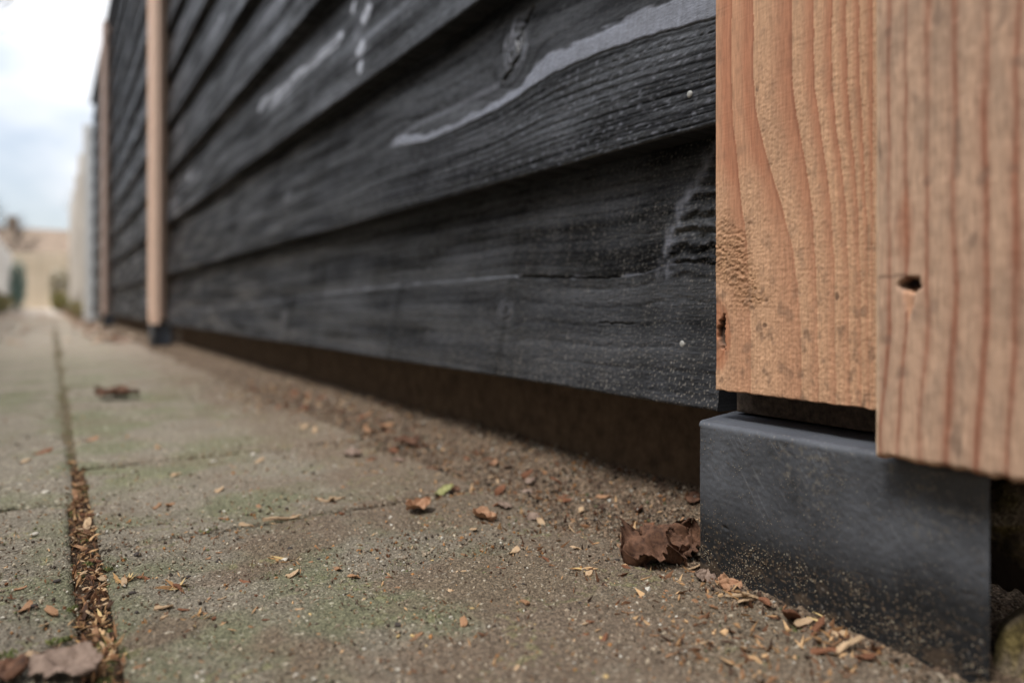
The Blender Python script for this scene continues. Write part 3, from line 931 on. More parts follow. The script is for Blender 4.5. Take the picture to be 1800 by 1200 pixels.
def plank(y0, y1, z0, z1, X0, thick, fields, ys, zs, r, edge, rag=0.0, off=0.0):
    Y, Z = np.meshgrid(ys, zs, indexing='ij')
    h, c, rg = fields(Y, Z)
    e = np.minimum(np.minimum(Y - y0, y1 - Y), Z - z0)
    ee = np.clip(e, 0, r)
    h = h - (r - np.sqrt(np.maximum(r * r - (r - ee) ** 2, 0)))
    Zr = Z + rag * noise(Y * 160, Y * 0 + 4.4, 7) * smooth(0.004, 0.0, Z - z0)
    P = np.stack([X0 - h, Y + off, Zr], -1)
    def back(b):
        b = b.copy(); b[:, 0] = X0 + thick; return b
    return slab('plank', P, back, c, rg, edge_col=edge, flip=True)

def uniq(*a):
    return np.unique(np.round(np.concatenate(a), 6))

ys_f = uniq(np.linspace(YP0, 0.205, 8), np.linspace(0.205, YP1, 225), YP1 - np.array([0.0002, 0.0005, 0.0009]))
zs_f = uniq(np.linspace(ZP, 0.392, 480), np.linspace(0.392, 2.32, 24), ZP + np.array([0.0002, 0.0005, 0.0009]))
ys_c = uniq(np.linspace(YC0, YC1, 150), YC1 - np.array([0.0003, 0.0007, 0.0012, 0.002]))
zs_c = uniq(np.linspace(ZC, 0.37, 300), np.linspace(0.37, 2.34, 24), ZC + np.array([0.0003, 0.0007, 0.0012]))
lo = lambda a, b, n: np.linspace(a, b, n)

M_INNER = mat_noise('dark_inner_post', tuple(lin(56, 47, 40) * 0.9), tuple(lin(104, 90, 78) * 0.9), scale=260.0, rough=0.9, bump=0.6, dist=0.0008, c3=tuple(lin(120, 104, 88) * 0.8))

def make_post(off, hero):
    if hero:
        yf, zf, yc, zc = ys_f, zs_f, ys_c, zs_c
    else:
        yf, zf = lo(YP0, YP1, 24), uniq(lo(ZP, 2.32, 90))
        yc, zc = lo(YC0, YC1, 24), uniq(lo(ZC, 2.34, 90))
    FARW = lin(240, 206, 182) * 0.97 if off < 5 else lin(200, 176, 162) * 0.9
    ecol = WOOD_L * 1.05 if hero else FARW
    def ff(Y, Z):
        if hero: return facing_fields(Y, Z)
        h, c, r = cover_fields(Y + 0.03, Z * 0.9 + off * 0.1 + 1.0)
        return h, mixv(c, np.zeros(c.shape) + FARW, np.full(Y.shape, 0.75)), r
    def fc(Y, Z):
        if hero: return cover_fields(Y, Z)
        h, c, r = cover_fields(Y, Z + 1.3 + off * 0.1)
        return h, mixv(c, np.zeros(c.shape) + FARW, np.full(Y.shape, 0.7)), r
    inner = fence_part('post', box_mesh('post', XP + 0.0285, 0.47, YC0 + 0.004, 0.3385, ZFOOT + 0.0015, 2.30, 0.0015), M_INNER)
    inner.location = Vector((0, off, 0)) - FL
    a = link('facing_plank', plank(YP0, YP1, ZP, 2.32, XP, 0.028, ff, yf, zf, 0.0011, ecol, rag=0.0006), M_WOOD, inner)
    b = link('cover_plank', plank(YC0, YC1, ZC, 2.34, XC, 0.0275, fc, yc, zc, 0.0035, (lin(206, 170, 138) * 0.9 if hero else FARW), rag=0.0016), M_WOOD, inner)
    return inner

posts = [make_post(0.0, True), make_post(PO2, False), make_post(PO3, False)]
posts[0]['label'] = 'post with weathered knotty cover plank over a rough reddish plank'

# ------------------------------------------------------------------ concrete blocks
FOOT_C = lin(74, 76, 80)
def foot_mesh(fine, seed):
    y0, y1 = 0.162, 0.331
    ch = 0.0042
    if fine:
        zf = np.linspace(-0.03, ZFOOT - ch, 190)
        ysn = uniq(np.linspace(y0, y1, 260), y1 - np.array([0.0003, 0.0008, 0.0015]), y0 + np.array([0.0004, 0.001]))
    else:
        zf = np.linspace(-0.03, ZFOOT - ch, 10); ysn = np.linspace(y0, y1, 14)
    prof = [(XF, z) for z in zf]
    for a in np.linspace(0.15, 1.0, 6 if fine else 3):
        an = a * math.pi / 2
        prof.append((XF + ch * (1 - math.cos(an)), ZFOOT - ch + ch * math.sin(an)))
    prof += [(x, ZFOOT) for x in np.linspace(XF + ch, 0.415, 60 if fine else 5)[1:]]
    prof = np.array(prof)
    n = len(prof)
    Yg = np.repeat(ysn[None, :], n, 0)
    Xg = np.repeat(prof[:, 0][:, None], len(ysn), 1).copy()
    Zg = np.repeat(prof[:, 1][:, None], len(ysn), 1).copy()
    front = (np.arange(n) < len(zf))[:, None]
    dn = 0.00020 * fbm(Yg * 260, Zg * 260 + Xg * 300, 3, seed, 0.6) + 0.00035 * fbm(Yg * 35, Zg * 35 + Xg * 40, 2, seed + 1)
    pit = smooth(0.55, 0.8, noise(Yg * 170, Zg * 170 + Xg * 90, seed + 2)) * smooth(0.05, 0.5, noise(Yg * 22, Zg * 22, seed + 3))
    dn = dn - 0.0007 * pit
    Xg = np.where(front, Xg - dn, Xg)
    Zg = np.where(front, Zg, Zg + dn * 0.8)
    # rounded far upright edge, and the far end splays slightly towards the back
    e = np.clip(y1 - Yg, 0, 0.0025)
    Xg = Xg + (0.0025 - np.sqrt(np.maximum(0.0025 ** 2 - (0.0025 - e) ** 2, 0))) * front
    f = (Yg - y0) / (y1 - y0)
    Yg = Yg + f ** 6 * np.clip((Xg - XF) / 0.04, 0, 1.3) * 0.013 + (1 - f) ** 6 * np.clip(Xg - XF - 0.002, 0, 1) * 0.62
    tone = 1 + 0.30 * fbm(Yg * 24, Zg * 24, 5, seed + 4, 0.6) + 0.12 * noise(Yg * 90, Zg * 14, seed + 5)
    c = (np.zeros(Yg.shape + (3,)) + FOOT_C) * tone[..., None]
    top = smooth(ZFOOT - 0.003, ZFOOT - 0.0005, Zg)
    c = mixv(c, lin(84, 88, 96) * 0.95, top * 0.5)  # bluish sky light on the top face, painted into the colour
    # damp dark foot with splashed earth above it
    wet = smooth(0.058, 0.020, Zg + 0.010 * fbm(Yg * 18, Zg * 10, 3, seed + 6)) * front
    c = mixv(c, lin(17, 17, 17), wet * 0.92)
    spl = smooth(0.42, 0.70, noise(Yg * 460, Zg * 620, seed + 7)) * smooth(0.048, 0.012, Zg + 0.008 * fbm(Yg * 30, Zg * 30, 2, seed + 8)) * front
    c = mixv(c, lin(128, 108, 84) * 0.85, spl * 0.8)
    mud = smooth(0.15, 0.6, fbm(Yg * 80, Zg * 110, 3, seed + 9)) * smooth(0.030, 0.006, Zg) * front
    c = mixv(c, lin(92, 76, 60) * 0.7, mud * 0.7)
    dust = smooth(0.5, 0.75, noise(Yg * 420, Zg * 420 + Xg * 300, seed + 10)) * (0.25 + 0.5 * smooth(0.0, 0.6, fbm(Yg * 26, Zg * 30, 2, seed + 11)))
    c = mixv(c, lin(150, 144, 136), dust * 0.5)
    # rubbed, scratched plaster-like patch below the top edge
    scuff = smooth(-0.15, 0.45, fbm(Yg * 30, Zg * 30, 2, seed + 12)) * smooth(0.305, 0.27, Yg) * smooth(0.045, 0.07, Zg) * front
    rub = smooth(0.35, 0.75, noise(Yg * 34 + Zg * 26, Zg * 300 - Yg * 420, seed + 14)) * smooth(0.0, 0.4, noise(Yg * 16, Zg * 16, seed + 15)) * smooth(0.028, 0.045, Zg) * front
    c = mixv(c, lin(118, 120, 124), rub * 0.35)
    c = mixv(c, lin(104, 100, 94), scuff * smooth(0.1, 0.7, fbm(Yg * 240, Zg * 240, 3, seed + 13)) * 0.7)
    P = np.stack([Xg, Yg, Zg], -1).reshape(-1, 3)
    m = len(ysn)
    F = [grid_faces(n, m)]
    V = [P]
    C = [c.reshape(-1, 3)]
    # ends, back and underside
    base = n * m
    ends = []
    for j in (0, m - 1):
        V.append(P.reshape(n, m, 3)[:, j]); C.append(c[:, j])
        extra = np.array([[0.415, P.reshape(n, m, 3)[-1, j, 1], -0.03]])
        V.append(extra); C.append(c[-1:, j])
        idx = np.arange(base, base + n + 1)
        ends.append(idx)
        F.append(np.array([idx if j else idx[::-1]]))
        base += n + 1
    a, b = ends
    F.append(np.array([[a[-2], b[-2], b[-1], a[-1]]]))
    F.append(np.array([[a[0], a[-1], b[-1], b[0]]]))
    C = np.concatenate(C)
    rg = np.full(len(C), 0.58)
    rg[:n * m] = (0.56 + 0.12 * dust + 0.2 * wet).reshape(-1)
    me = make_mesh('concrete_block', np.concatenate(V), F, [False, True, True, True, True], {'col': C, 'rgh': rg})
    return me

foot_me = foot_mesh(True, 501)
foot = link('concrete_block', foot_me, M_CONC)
tag(foot, 'dark grey concrete block spattered with earth, under the weathered knotty cover plank', 'concrete block', 'concrete blocks under the fence posts')
foot_lo = foot_mesh(False, 520)
f2 = link('concrete_block', foot_lo, M_CONC); f2.location = (0, PO2, 0)
tag(f2, 'small dark concrete block under the bright pale orange middle post', 'concrete block', 'concrete blocks under the fence posts')
f3 = link('concrete_block', foot_lo, M_CONC); f3.location = (0, PO3, 0)
tag(f3, 'small dark concrete block under the farthest, duller brown post', 'concrete block', 'concrete blocks under the fence posts')

# recessed concrete planks closing the gap under the fence
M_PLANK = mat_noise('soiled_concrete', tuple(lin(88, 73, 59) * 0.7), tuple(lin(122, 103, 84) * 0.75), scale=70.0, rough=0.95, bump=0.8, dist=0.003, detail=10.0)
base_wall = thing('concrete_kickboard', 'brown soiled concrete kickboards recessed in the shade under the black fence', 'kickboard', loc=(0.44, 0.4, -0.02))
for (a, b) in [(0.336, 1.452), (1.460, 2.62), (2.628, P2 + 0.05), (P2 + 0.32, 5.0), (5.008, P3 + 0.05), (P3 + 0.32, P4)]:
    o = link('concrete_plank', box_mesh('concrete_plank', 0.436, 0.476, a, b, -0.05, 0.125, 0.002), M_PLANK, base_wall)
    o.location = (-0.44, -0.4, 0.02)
o = link('concrete_plank', box_mesh('concrete_plank', 0.505, 0.545, -2.2, 0.325, -0.05, 0.14, 0.002), M_PLANK, base_wall)  # added plank, darkens the gap behind the stones by shutting out light
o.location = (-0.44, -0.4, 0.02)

# ================================================================== stones beside the foot
def stone(loc, size, seed, label):
    import bmesh
    bm = bmesh.new()
    bmesh.ops.create_icosphere(bm, subdivisions=5, radius=1.0)
    me = bpy.data.meshes.new('mossy_stone')
    bm.to_mesh(me); bm.free()
    n = len(me.vertices)
    co = np.zeros(n * 3, np.float32); me.vertices.foreach_get('co', co); co = co.reshape(-1, 3).astype(float)
    lat = fbm(co[:, 0] * 1.4 + seed, co[:, 1] * 1.4 + co[:, 2] * 1.7, 4, seed)
    sq = np.sign(co) * np.abs(co) ** 0.72
    sq = sq * (1 + 0.16 * lat + 0.03 * noise(co[:, 0] * 9, co[:, 1] * 9 + co[:, 2] * 8, seed + 2))[:, None] * np.array(size)
    me.vertices.foreach_set('co', sq.astype(np.float32).ravel())
    mo = smooth(-0.3, 0.4, fbm(co[:, 0] * 3, co[:, 1] * 3 + co[:, 2] * 3.3, 4, seed + 3) + 0.35 * co[:, 2])
    c = mixv(np.zeros((n, 3)) + lin(132, 118, 98) * 0.8, lin(124, 110, 70) * 0.8, mo)
    c = mixv(c, lin(60, 52, 40), smooth(0.2, 0.7, noise(co[:, 0] * 14, co[:, 1] * 14 + co[:, 2] * 13, seed + 4)) * 0.6)
    at = me.attributes.new('col', 'FLOAT_COLOR', 'POINT')
    a4 = np.ones((n, 4), np.float32); a4[:, :3] = c; at.data.foreach_set('color', a4.ravel())
    rr = me.attributes.new('rgh', 'FLOAT', 'POINT'); rr.data.foreach_set('value', np.full(n, 0.9, np.float32))
    for p in me.polygons: p.use_smooth = True
    o = link('mossy_stone', me, M_TILE)
    o.location = loc
    o.rotation_euler = (0.2 * seed, 0.1 * seed, 0.7 * seed)
    tag(o, label, 'stone', 'mossy stones beside the concrete block')
    return o
stone((0.386, 0.158, -0.004), (0.021, 0.021, 0.032), 1, 'yellow-green mossy stone lying on the earth beside the concrete block')
stone((0.412, 0.169, 0.064), (0.022, 0.021, 0.028), 2, 'brownish mossy stone stacked under the knotty cover plank')
stone((0.425, 0.118, 0.030), (0.024, 0.024, 0.045), 3, 'tall mossy stone at the back of the gap under the knotty plank')

# ================================================================== LITTER ON THE GROUND
def ground_z(X, Y):
    s = float(soil_height(np.array(X), np.array(Y)))
    if 0.0125 < X < 0.0275 and Y < 0.9: return -0.004
    return max(s, 0.0) if X > 0.2 else 0.0

def octa_cloud(name, pts, sizes, cols, aspect=None):
    n = len(pts)
    base = np.array([[1, 0, 0], [-1, 0, 0], [0, 1, 0], [0, -1, 0], [0, 0, 1], [0, 0, -1]], float)
    tri = np.array([[0, 2, 4], [2, 1, 4], [1, 3, 4], [3, 0, 4], [2, 0, 5], [1, 2, 5], [3, 1, 5], [0, 3, 5]])
    q = RNG.normal(size=(n, 4)); q /= np.linalg.norm(q, axis=1)[:, None]
    w, x, y, z = q.T
    R = np.stack([1 - 2 * (y * y + z * z), 2 * (x * y - z * w), 2 * (x * z + y * w),
                  2 * (x * y + z * w), 1 - 2 * (x * x + z * z), 2 * (y * z - x * w),
                  2 * (x * z - y * w), 2 * (y * z + x * w), 1 - 2 * (x * x + y * y)], -1).reshape(n, 3, 3)
    sc = RNG.uniform(0.55, 1.25, (n, 6, 1)) * base[None]
    if aspect is not None:
        sc = sc * aspect[:, None, :]
    V = np.einsum('nij,nkj->nki', R, sc) * sizes[:, None, None] + pts[:, None, :]
    F = (tri[None] + 6 * np.arange(n)[:, None, None]).reshape(-1, 3)
    C = np.repeat(cols, 6, 0)
    return make_mesh(name, V.reshape(-1, 3), [F], [True], {'col': C, 'rgh': np.full(len(C), 0.85)})

PAL = np.stack([lin(146, 131, 112), lin(112, 98, 82), lin(66, 55, 46), lin(172, 156, 134), lin(190, 176, 152), lin(212, 206, 192), lin(168, 120, 74), lin(110, 72, 46), lin(100, 104, 70)]) * 0.85
PW = np.array([0.24, 0.22, 0.16, 0.14, 0.06, 0.03, 0.06, 0.06, 0.03]); PW /= PW.sum()

def grit_field(n):
    # drawn on the ground where it is close enough to be told apart, denser towards the soil bank
    d = 0.30 * (1.9 / 0.30) ** (RNG.random(n) ** 1.35)
    u = RNG.uniform(-20, 1780, n)
    r = (u - 900.0) / FPX * d
    X, Y = d * ST + r * CT, d * CT - r * ST
    keep = (X < 0.45) & (Y > 0.10)
    # not inside the foot
    keep &= ~((X > 0.340) & (Y < 0.333))
    w = 0.30 + 0.70 * smooth(0.12, 0.30, X) + 0.25 * fbm(X * 16, Y * 16, 3, 14)
    w = np.where((X < 0.03), w * 0.75, w)
    w = w * (1 - 0.8 * smooth(0.58, 0.75, Y) * smooth(0.30, 0.24, X))
    keep &= RNG.random(n) < w
    X, Y, d = X[keep], Y[keep], d[keep]
    s = soil_height(X, Y)
    z = np.where(X > 0.2, np.maximum(s, 0.0), 0.0)
    z = np.where((X > 0.0125) & (X < 0.0275), -0.005, z)
    size = 0.00033 + 0.00048 * RNG.random(len(X)) ** 3 * 2.0 + 0.0010 * (RNG.random(len(X)) < 0.03) * RNG.random(len(X))
    size = size * np.clip(d / 0.42, 0.9, 2.0)
    size = size * (1 + 0.1 * smooth(0.26, 0.34, X))
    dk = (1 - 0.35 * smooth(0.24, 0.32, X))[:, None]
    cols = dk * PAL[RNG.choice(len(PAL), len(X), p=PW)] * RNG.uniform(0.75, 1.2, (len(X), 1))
    return np.stack([X, Y, z + size * 0.3], -1), size, cols
pts, sz, cs_ = grit_field(105000)
grit = link('grit', octa_cloud('grit', pts, sz, cs_), M_GRIT)
tag(grit, 'fine earth and sand grains scattered over the paving and soil', 'grit', kind='stuff')

# earth grains splashed on to the concrete block and on to the bark of the lowest board
def splash():
    n = 15000
    Y = RNG.uniform(0.164, 0.330, n)
    Z = -0.008 + 0.100 * RNG.random(n) ** 2.7
    cl_ = smooth(-0.2, 0.5, fbm(Y * 40, Z * 60, 3, 15)) 
    k = RNG.random(n) < 0.15 + 0.85 * cl_
    Y, Z = Y[k], Z[k]
    s = RNG.uniform(0.00012, 0.00034, len(Y)) * (1 + 0.5 * (Z < 0.03))
    col = np.stack([lin(140, 122, 100), lin(176, 164, 142), lin(108, 90, 70), lin(88, 72, 58)])[RNG.integers(0, 4, len(Y))] * 0.75
    return np.stack([np.full(len(Y), XF - 0.00005), Y, Z], -1), s, col
p_, s_, c_ = splash()
tag(link('splashed_earth', octa_cloud('splashed_earth', p_, s_, c_), M_GRIT, foot), None, None, kind='stuff')
# fine sawdust and fibres in the joint and on the bank, too small to pick apart
def fines(n, fn, name, label, cat, lo_, hi_):
    P, s, c = [], [], []
    for _ in range(n):
        x, y = fn()
        P.append((x, y, ground_z(x, y) + random.uniform(0.0002, 0.0018)))
        s.append(random.uniform(lo_, hi_))
        c.append(PALW[random.randrange(len(PALW))] * random.uniform(0.7, 1.15))
    asp = np.stack([RNG.uniform(1.2, 3.4, n), RNG.uniform(0.5, 0.9, n), RNG.uniform(0.2, 0.4, n)], -1)
    o = link(name, octa_cloud(name, np.array(P), np.array(s), np.array(c), asp), M_GRIT)
    tag(o, label, cat, kind='stuff')
PALW = [lin(178, 140, 100) * 0.8, lin(156, 114, 80) * 0.8, lin(120, 86, 62) * 0.8, lin(206, 168, 124) * 0.85, lin(104, 70, 48) * 0.8, lin(72, 52, 40)]
def jf():
    y = 0.26 + 0.65 * random.random() ** 1.3
    return random.uniform(0.0120, 0.0285), y
fines(900, jf, 'sawdust', 'shredded brown wood crumbs packed in the joint between the pavers', 'sawdust', 0.0008, 0.0022)
def bf():
    y = 0.20 + 1.3 * random.random() ** 1.5
    if y < 0.34:
        return random.uniform(0.255, 0.338), y
    return random.uniform(0.27, 0.43), y
fines(1500, bf, 'plant_litter', 'crumbled leaf and bark litter on the soil along the fence', 'litter', 0.0008, 0.0024)
def tf():
    d = 0.33 + 0.6 * random.random()
    u = random.uniform(0, 1300)
    r = (u - 900) / FPX * d
    return d * ST + r * CT, d * CT - r * ST
fines(3200, tf, 'wood_fibre', 'tiny pale wood fibres sprinkled over the concrete pavers', 'fibre', 0.0004, 0.0011)

# ------------------------------------------------------------------ wood chips, pebbles: single things
M_CHIP = [mat_noise('fresh_chip', tuple(lin(178, 146, 110) * 0.78), tuple(lin(208, 180, 146) * 0.82), scale=300.0, stretch=(0.2, 1, 1), rough=0.75, bump=0.5, dist=0.0006, rnd=0.18),
          mat_noise('orange_chip', tuple(lin(142, 102, 72) * 0.78), tuple(lin(182, 142, 106) * 0.8), scale=300.0, stretch=(0.2, 1, 1), rough=0.7, bump=0.5, dist=0.0006, rnd=0.2),
          mat_noise('bark_chip', tuple(lin(96, 60, 42) * 0.8), tuple(lin(158, 108, 78) * 0.8), scale=260.0, stretch=(0.3, 1, 1), rough=0.85, bump=0.6, dist=0.0008, rnd=0.25)]
def chip_mesh(seed):
    r = random.Random(seed)
    nx, ny = 9, 4
    V, F = [], []
    L, W, T = 1.0, r.uniform(0.22, 0.42), r.uniform(0.07, 0.14)
    bend, tw = r.uniform(-0.25, 0.35), r.uniform(-0.7, 0.7)
    for side in (1, -1):
        for i in range(nx):
            s = i / (nx - 1) * 2 - 1
            w = W * (1 - abs(s) ** r.uniform(2.0, 4.0) * r.uniform(0.3, 0.8)) / 2
            for j in range(ny):
                q = (j / (ny - 1) * 2 - 1)
                x = s * 0.5 + (0.10 * r.uniform(-1, 1) if i in (0, nx - 1) else 0.02 * r.uniform(-1, 1))
                y = q * w + 0.03 * math.sin(3 * s + seed)
                z = bend * (s * s) * 0.5 + side * T / 2 * (1 - 0.4 * q * q) + 0.02 * r.uniform(-1, 1)
                ca, sa = math.cos(tw * s), math.sin(tw * s)
                V.append((x, y * ca - z * sa, y * sa + z * ca))
    i = np.arange(nx * ny).reshape(nx, ny)
    top = grid_faces(nx, ny)
    bot = top[:, ::-1] + nx * ny
    ring = list(i[:, 0]) + list(i[-1, 1:]) + list(i[-2::-1, -1]) + list(i[0, -2:0:-1])
    side = np.array([[ring[k], ring[(k + 1) % len(ring)], ring[(k + 1) % len(ring)] + nx * ny, ring[k] + nx * ny] for k in range(len(ring))])
    V = np.array(V); V[:, 2] -= V[:, 2].min()
    return make_mesh('wood_chip', V, [top, bot, side], [True, True, True])
CHIPS = {}
for s in range(6):
    base = chip_mesh(900 + s)
    for k, mm in enumerate(M_CHIP):
        c = base.copy(); c.materials.append(mm); CHIPS[(s, k)] = c

def pebble_mesh(seed):
    import bmesh
    bm = bmesh.new()
    bmesh.ops.create_icosphere(bm, subdivisions=2, radius=0.5)
    r = random.Random(seed)
    ax = (r.uniform(0.8, 1.2), r.uniform(0.6, 0.9), r.uniform(0.4, 0.6))
    for v in bm.verts:
        k = 1 + 0.10 * math.sin(5 * v.co.x + seed) * math.cos(4 * v.co.y + 2 * v.co.z) + r.uniform(-.03, .03)
        v.co = (v.co.x * ax[0] * k, v.co.y * ax[1] * k, v.co.z * ax[2] * k)
    me = bpy.data.meshes.new('pebble')
    bm.to_mesh(me); bm.free()
    for p in me.polygons: p.use_smooth = True
    return me
M_PEB = [mat_noise('pale_pebble', tuple(lin(176, 168, 152) * 0.85), tuple(lin(206, 200, 186) * 0.85), scale=300.0, rough=0.7, bump=0.2, dist=0.0003, rnd=0.12),
         mat_noise('sandy_pebble', tuple(lin(170, 142, 92) * 0.9), tuple(lin(206, 180, 128) * 0.9), scale=300.0, rough=0.7, bump=0.2, dist=0.0003, rnd=0.15),
         mat_noise('dark_pebble', tuple(lin(38, 34, 32)), tuple(lin(74, 66, 60)), scale=300.0, rough=0.8, bump=0.3, dist=0.0003, rnd=0.2)]
PEBS = {}
for s in range(4):
    b = pebble_mesh(40 + s)
    for k, mm in enumerate(M_PEB):
        c = b.copy(); c.materials.append(mm); PEBS[(s, k)] = c

def put(name, me, u, v, size_px, label, cat, group, rot=None, lift=0.0, flatz=1.0):
    X, Y = on_ground(u, v)
    z = ground_z(X, Y)
    X, Y = on_ground(u, v, z)
    d = depth_of(X, Y)
    s = size_px * d / FPX * ((0.72 if size_px < 18 else 0.5) if 'pebble' in name else 1.0)
    o = link(name, me)
    o.location = (X, Y, z + lift * s)
    o.scale = (s, s, s * flatz)
    o.rotation_euler = rot or (random.uniform(-.3, .3), random.uniform(-.25, .25), random.uniform(0, 6.28))
    tag(o, label, cat, group)
    return o

LOOK = ['pale fresh', 'orange brown', 'dark bark-brown']
def L_T(k): return ('%s splintered wood chip lying on the concrete pavers' % LOOK[k], 'wood chip', '%s chips on the pavers' % LOOK[k])
def L_J(k): return ('%s shredded wood chip caught in the open joint between pavers' % LOOK[k], 'wood chip', '%s chips in the paver joint' % LOOK[k])
def L_S(k): return ('small %s scrap of wood on the soil bank along the black fence' % LOOK[k], 'wood chip', '%s scraps on the soil bank' % LOOK[k])
def L_F(k): return ('%s splinter on the earth in front of the spattered concrete block' % LOOK[k], 'wood chip', '%s splinters in front of the concrete block' % LOOK[k])
chips_t = [(515, 1012, 34, 0), (592, 1001, 30, 1), (621, 1015, 26, 1), (692, 1036, 22, 1), (808, 1006, 22, 0), (793, 1027, 14, 1), (922, 1061, 34, 1), (1036, 1010, 34, 0),
           (815, 1096, 36, 1), (733, 1120, 32, 1), (905, 971, 34, 0), (832, 931, 28, 0), (850, 911, 36, 0), (667, 948, 14, 1), (486, 916, 44, 0), (512, 912, 34, 0), (575, 882, 40, 0),
           (592, 879, 30, 0), (298, 889, 34, 1), (276, 892, 26, 1), (456, 893, 22, 1), (394, 913, 18, 1), (432, 925, 26, 0), (289, 1086, 24, 0), (288, 1070, 32, 0), (312, 1032, 30, 2), (218, 1025, 30, 0),
           (252, 1017, 26, 2), (46, 1069, 34, 1), (90, 1075, 36, 1), (36, 1035, 22, 1), (62, 1153, 36, 0), (20, 1052, 16, 2), (78, 1099, 26, 0), (386, 863, 26, 0), (455, 811, 24, 0), (277, 788, 24, 0),
           (160, 775, 26, 1), (45, 812, 24, 0), (75, 797, 30, 2), (310, 835, 18, 0), (376, 1088, 22, 2), (430, 1023, 22, 2), (880, 1000, 18, 2), (1028, 1120, 24, 2), (1062, 1125, 34, 2), (1150, 1118, 26, 1), (1105, 1078, 22, 1), (1175, 1045, 22, 1), (960, 985, 24, 2), (600, 905, 26, 2), (1090, 960, 26, 1), (1010, 965, 24, 0)]
for (u, v, s, k) in chips_t:
    put('wood_chip', CHIPS[(random.randrange(6), k)], u, v, s, *L_T(k))
rc = random.Random(321)
for n_ in range(60):
    u, v = rc.uniform(240, 1180), 930 + 260 * rc.random()
    if on_ground(u, v)[0] > 0.27: continue
    k = rc.choice([0, 0, 1, 1, 2])
    put('wood_chip', CHIPS[(rc.randrange(6), k)], u, v, rc.uniform(9, 19), *L_T(k), rot=(rc.uniform(-.4, .4), rc.uniform(-.4, .4), rc.uniform(0, 6.28)))
for n_ in range(46):
    v = 835 + 330 * (n_ / 46.0) + random.uniform(-5, 5)
    Xj = random.uniform(0.0135, 0.0268)
    u = VPU + Xj * (v - HZ) / (H * CT)
    k = random.choice([0, 0, 1, 1, 2])
    put('wood_chip', CHIPS[(random.randrange(6), k)], u, v, random.uniform(12, 30), *L_J(k), rot=(random.uniform(-.6, .6), random.uniform(-.6, .6), random.uniform(0, 6.28)))
for n_ in range(95):
    X = random.uniform(0.285, 0.42)
    Y = 0.345 + 1.2 * random.random() ** 1.4
    d = depth_of(X, Y)
    u = VPU + FPX * X / (CT * d); v = HZ + FPX * H / d
    k = random.choice([0, 1, 2, 2, 2])
    put('wood_chip', CHIPS[(random.randrange(6), k)], u, v, random.uniform(10, 30) * min(1, 0.6 / d + 0.3), *L_S(k), rot=(random.uniform(-.7, .7), random.uniform(-.7, .7), random.uniform(0, 6.28)))
for (u, v, s, k) in [(1218, 1000, 34, 0), (1258, 1068, 40, 1), (1225, 1060, 22, 1), (1300, 1050, 42, 0), (1312, 1056, 44, 0), (1318, 1050, 40, 0), (1395, 1088, 70, 2), (1437, 1106, 52, 2), (1478, 1118, 52, 0), (1492, 1138, 62, 0), (1462, 1136, 40, 1), (1338, 1124, 22, 1), (1410, 1095, 44, 0), (1232, 1132, 30, 0), (1165, 985, 20, 2), (1390, 1075, 24, 1), (1440, 1150, 60, 2), (1520, 1155, 40, 2), (1345, 1060, 50, 2)]:
    put('wood_chip', CHIPS[(random.randrange(6), k)], u, v, s, *L_F(k), rot=(random.uniform(-.5, .5), random.uniform(-.6, .6), random.uniform(0, 6.28)))

L_P = [('small pale pebble set among the grit on the pavers', 'pebble', 'pale pebbles on the pavers'),
       ('small sandy yellow pebble on the pavers', 'pebble', 'sandy pebbles on the pavers'),
       ('small black crumb of earth lying on the pavers', 'crumb', 'dark earth crumbs on the pavers')]
pebs = [(640, 1141, 14, 0), (655, 1143, 10, 0), (520, 1188, 24, 0), (552, 1194, 15, 0), (637, 1192, 12, 0), (700, 1178, 16, 0), (604, 1046, 10, 0), (584, 1067, 11, 0), (640, 1053, 11, 1), (708, 1003, 11, 0),
        (670, 987, 10, 0), (694, 965, 9, 0), (760, 985, 9, 1), (725, 1118, 16, 1), (700, 1118, 12, 1), (750, 1136, 13, 1), (830, 1070, 22, 1), (862, 1072, 14, 1), (792, 1085, 12, 0), (860, 1101, 10, 0), (940, 1099, 13, 1),
        (953, 1055, 10, 0), (990, 1105, 14, 0), (927, 998, 8, 0), (1065, 1190, 26, 1), (1056, 1121, 12, 1), (1150, 1131, 20, 0), (540, 1092, 11, 0), (545, 1080, 13, 1), (345, 1190, 20, 0), (355, 1182, 14, 0), (458, 1163, 10, 0),
        (375, 812, 17, 0), (429, 873, 18, 0), (45, 810, 18, 0), (35, 852, 14, 0), (80, 867, 34, 0), (62, 869, 14, 0), (247, 874, 8, 0), (315, 920, 7, 0), (60, 940, 30, 0), (6, 1086, 22, 0), (66, 1090, 12, 0), (118, 1040, 8, 0), (445, 800, 26, 0), (590, 820, 18, 0), (690, 790, 14, 0), (930, 905, 9, 0), (500, 985, 26, 0), (512, 1001, 18, 0), (385, 1014, 11, 0), (262, 1160, 13, 0), (220, 1150, 12, 1), (1210, 1070, 12, 0),
        (700, 1099, 14, 2), (240, 1077, 11, 2), (232, 1043, 14, 2), (910, 1140, 14, 2), (1085, 985, 11, 2), (384, 988, 12, 2), (510, 965, 12, 2), (560, 983, 8, 2), (920, 1027, 9, 2), (1110, 1010, 10, 2), (100, 1022, 14, 2), (60, 1066, 16, 2), (330, 1015, 12, 2), (1020, 1060, 9, 2), (1190, 1105, 10, 2), (590, 950, 9, 2), (240, 975, 12, 2)]
for (u, v, s, k) in pebs:
    put('pebble' if k < 2 else 'earth_crumb', PEBS[(random.randrange(4), k)], u, v, s, *L_P[k], lift=0.12)

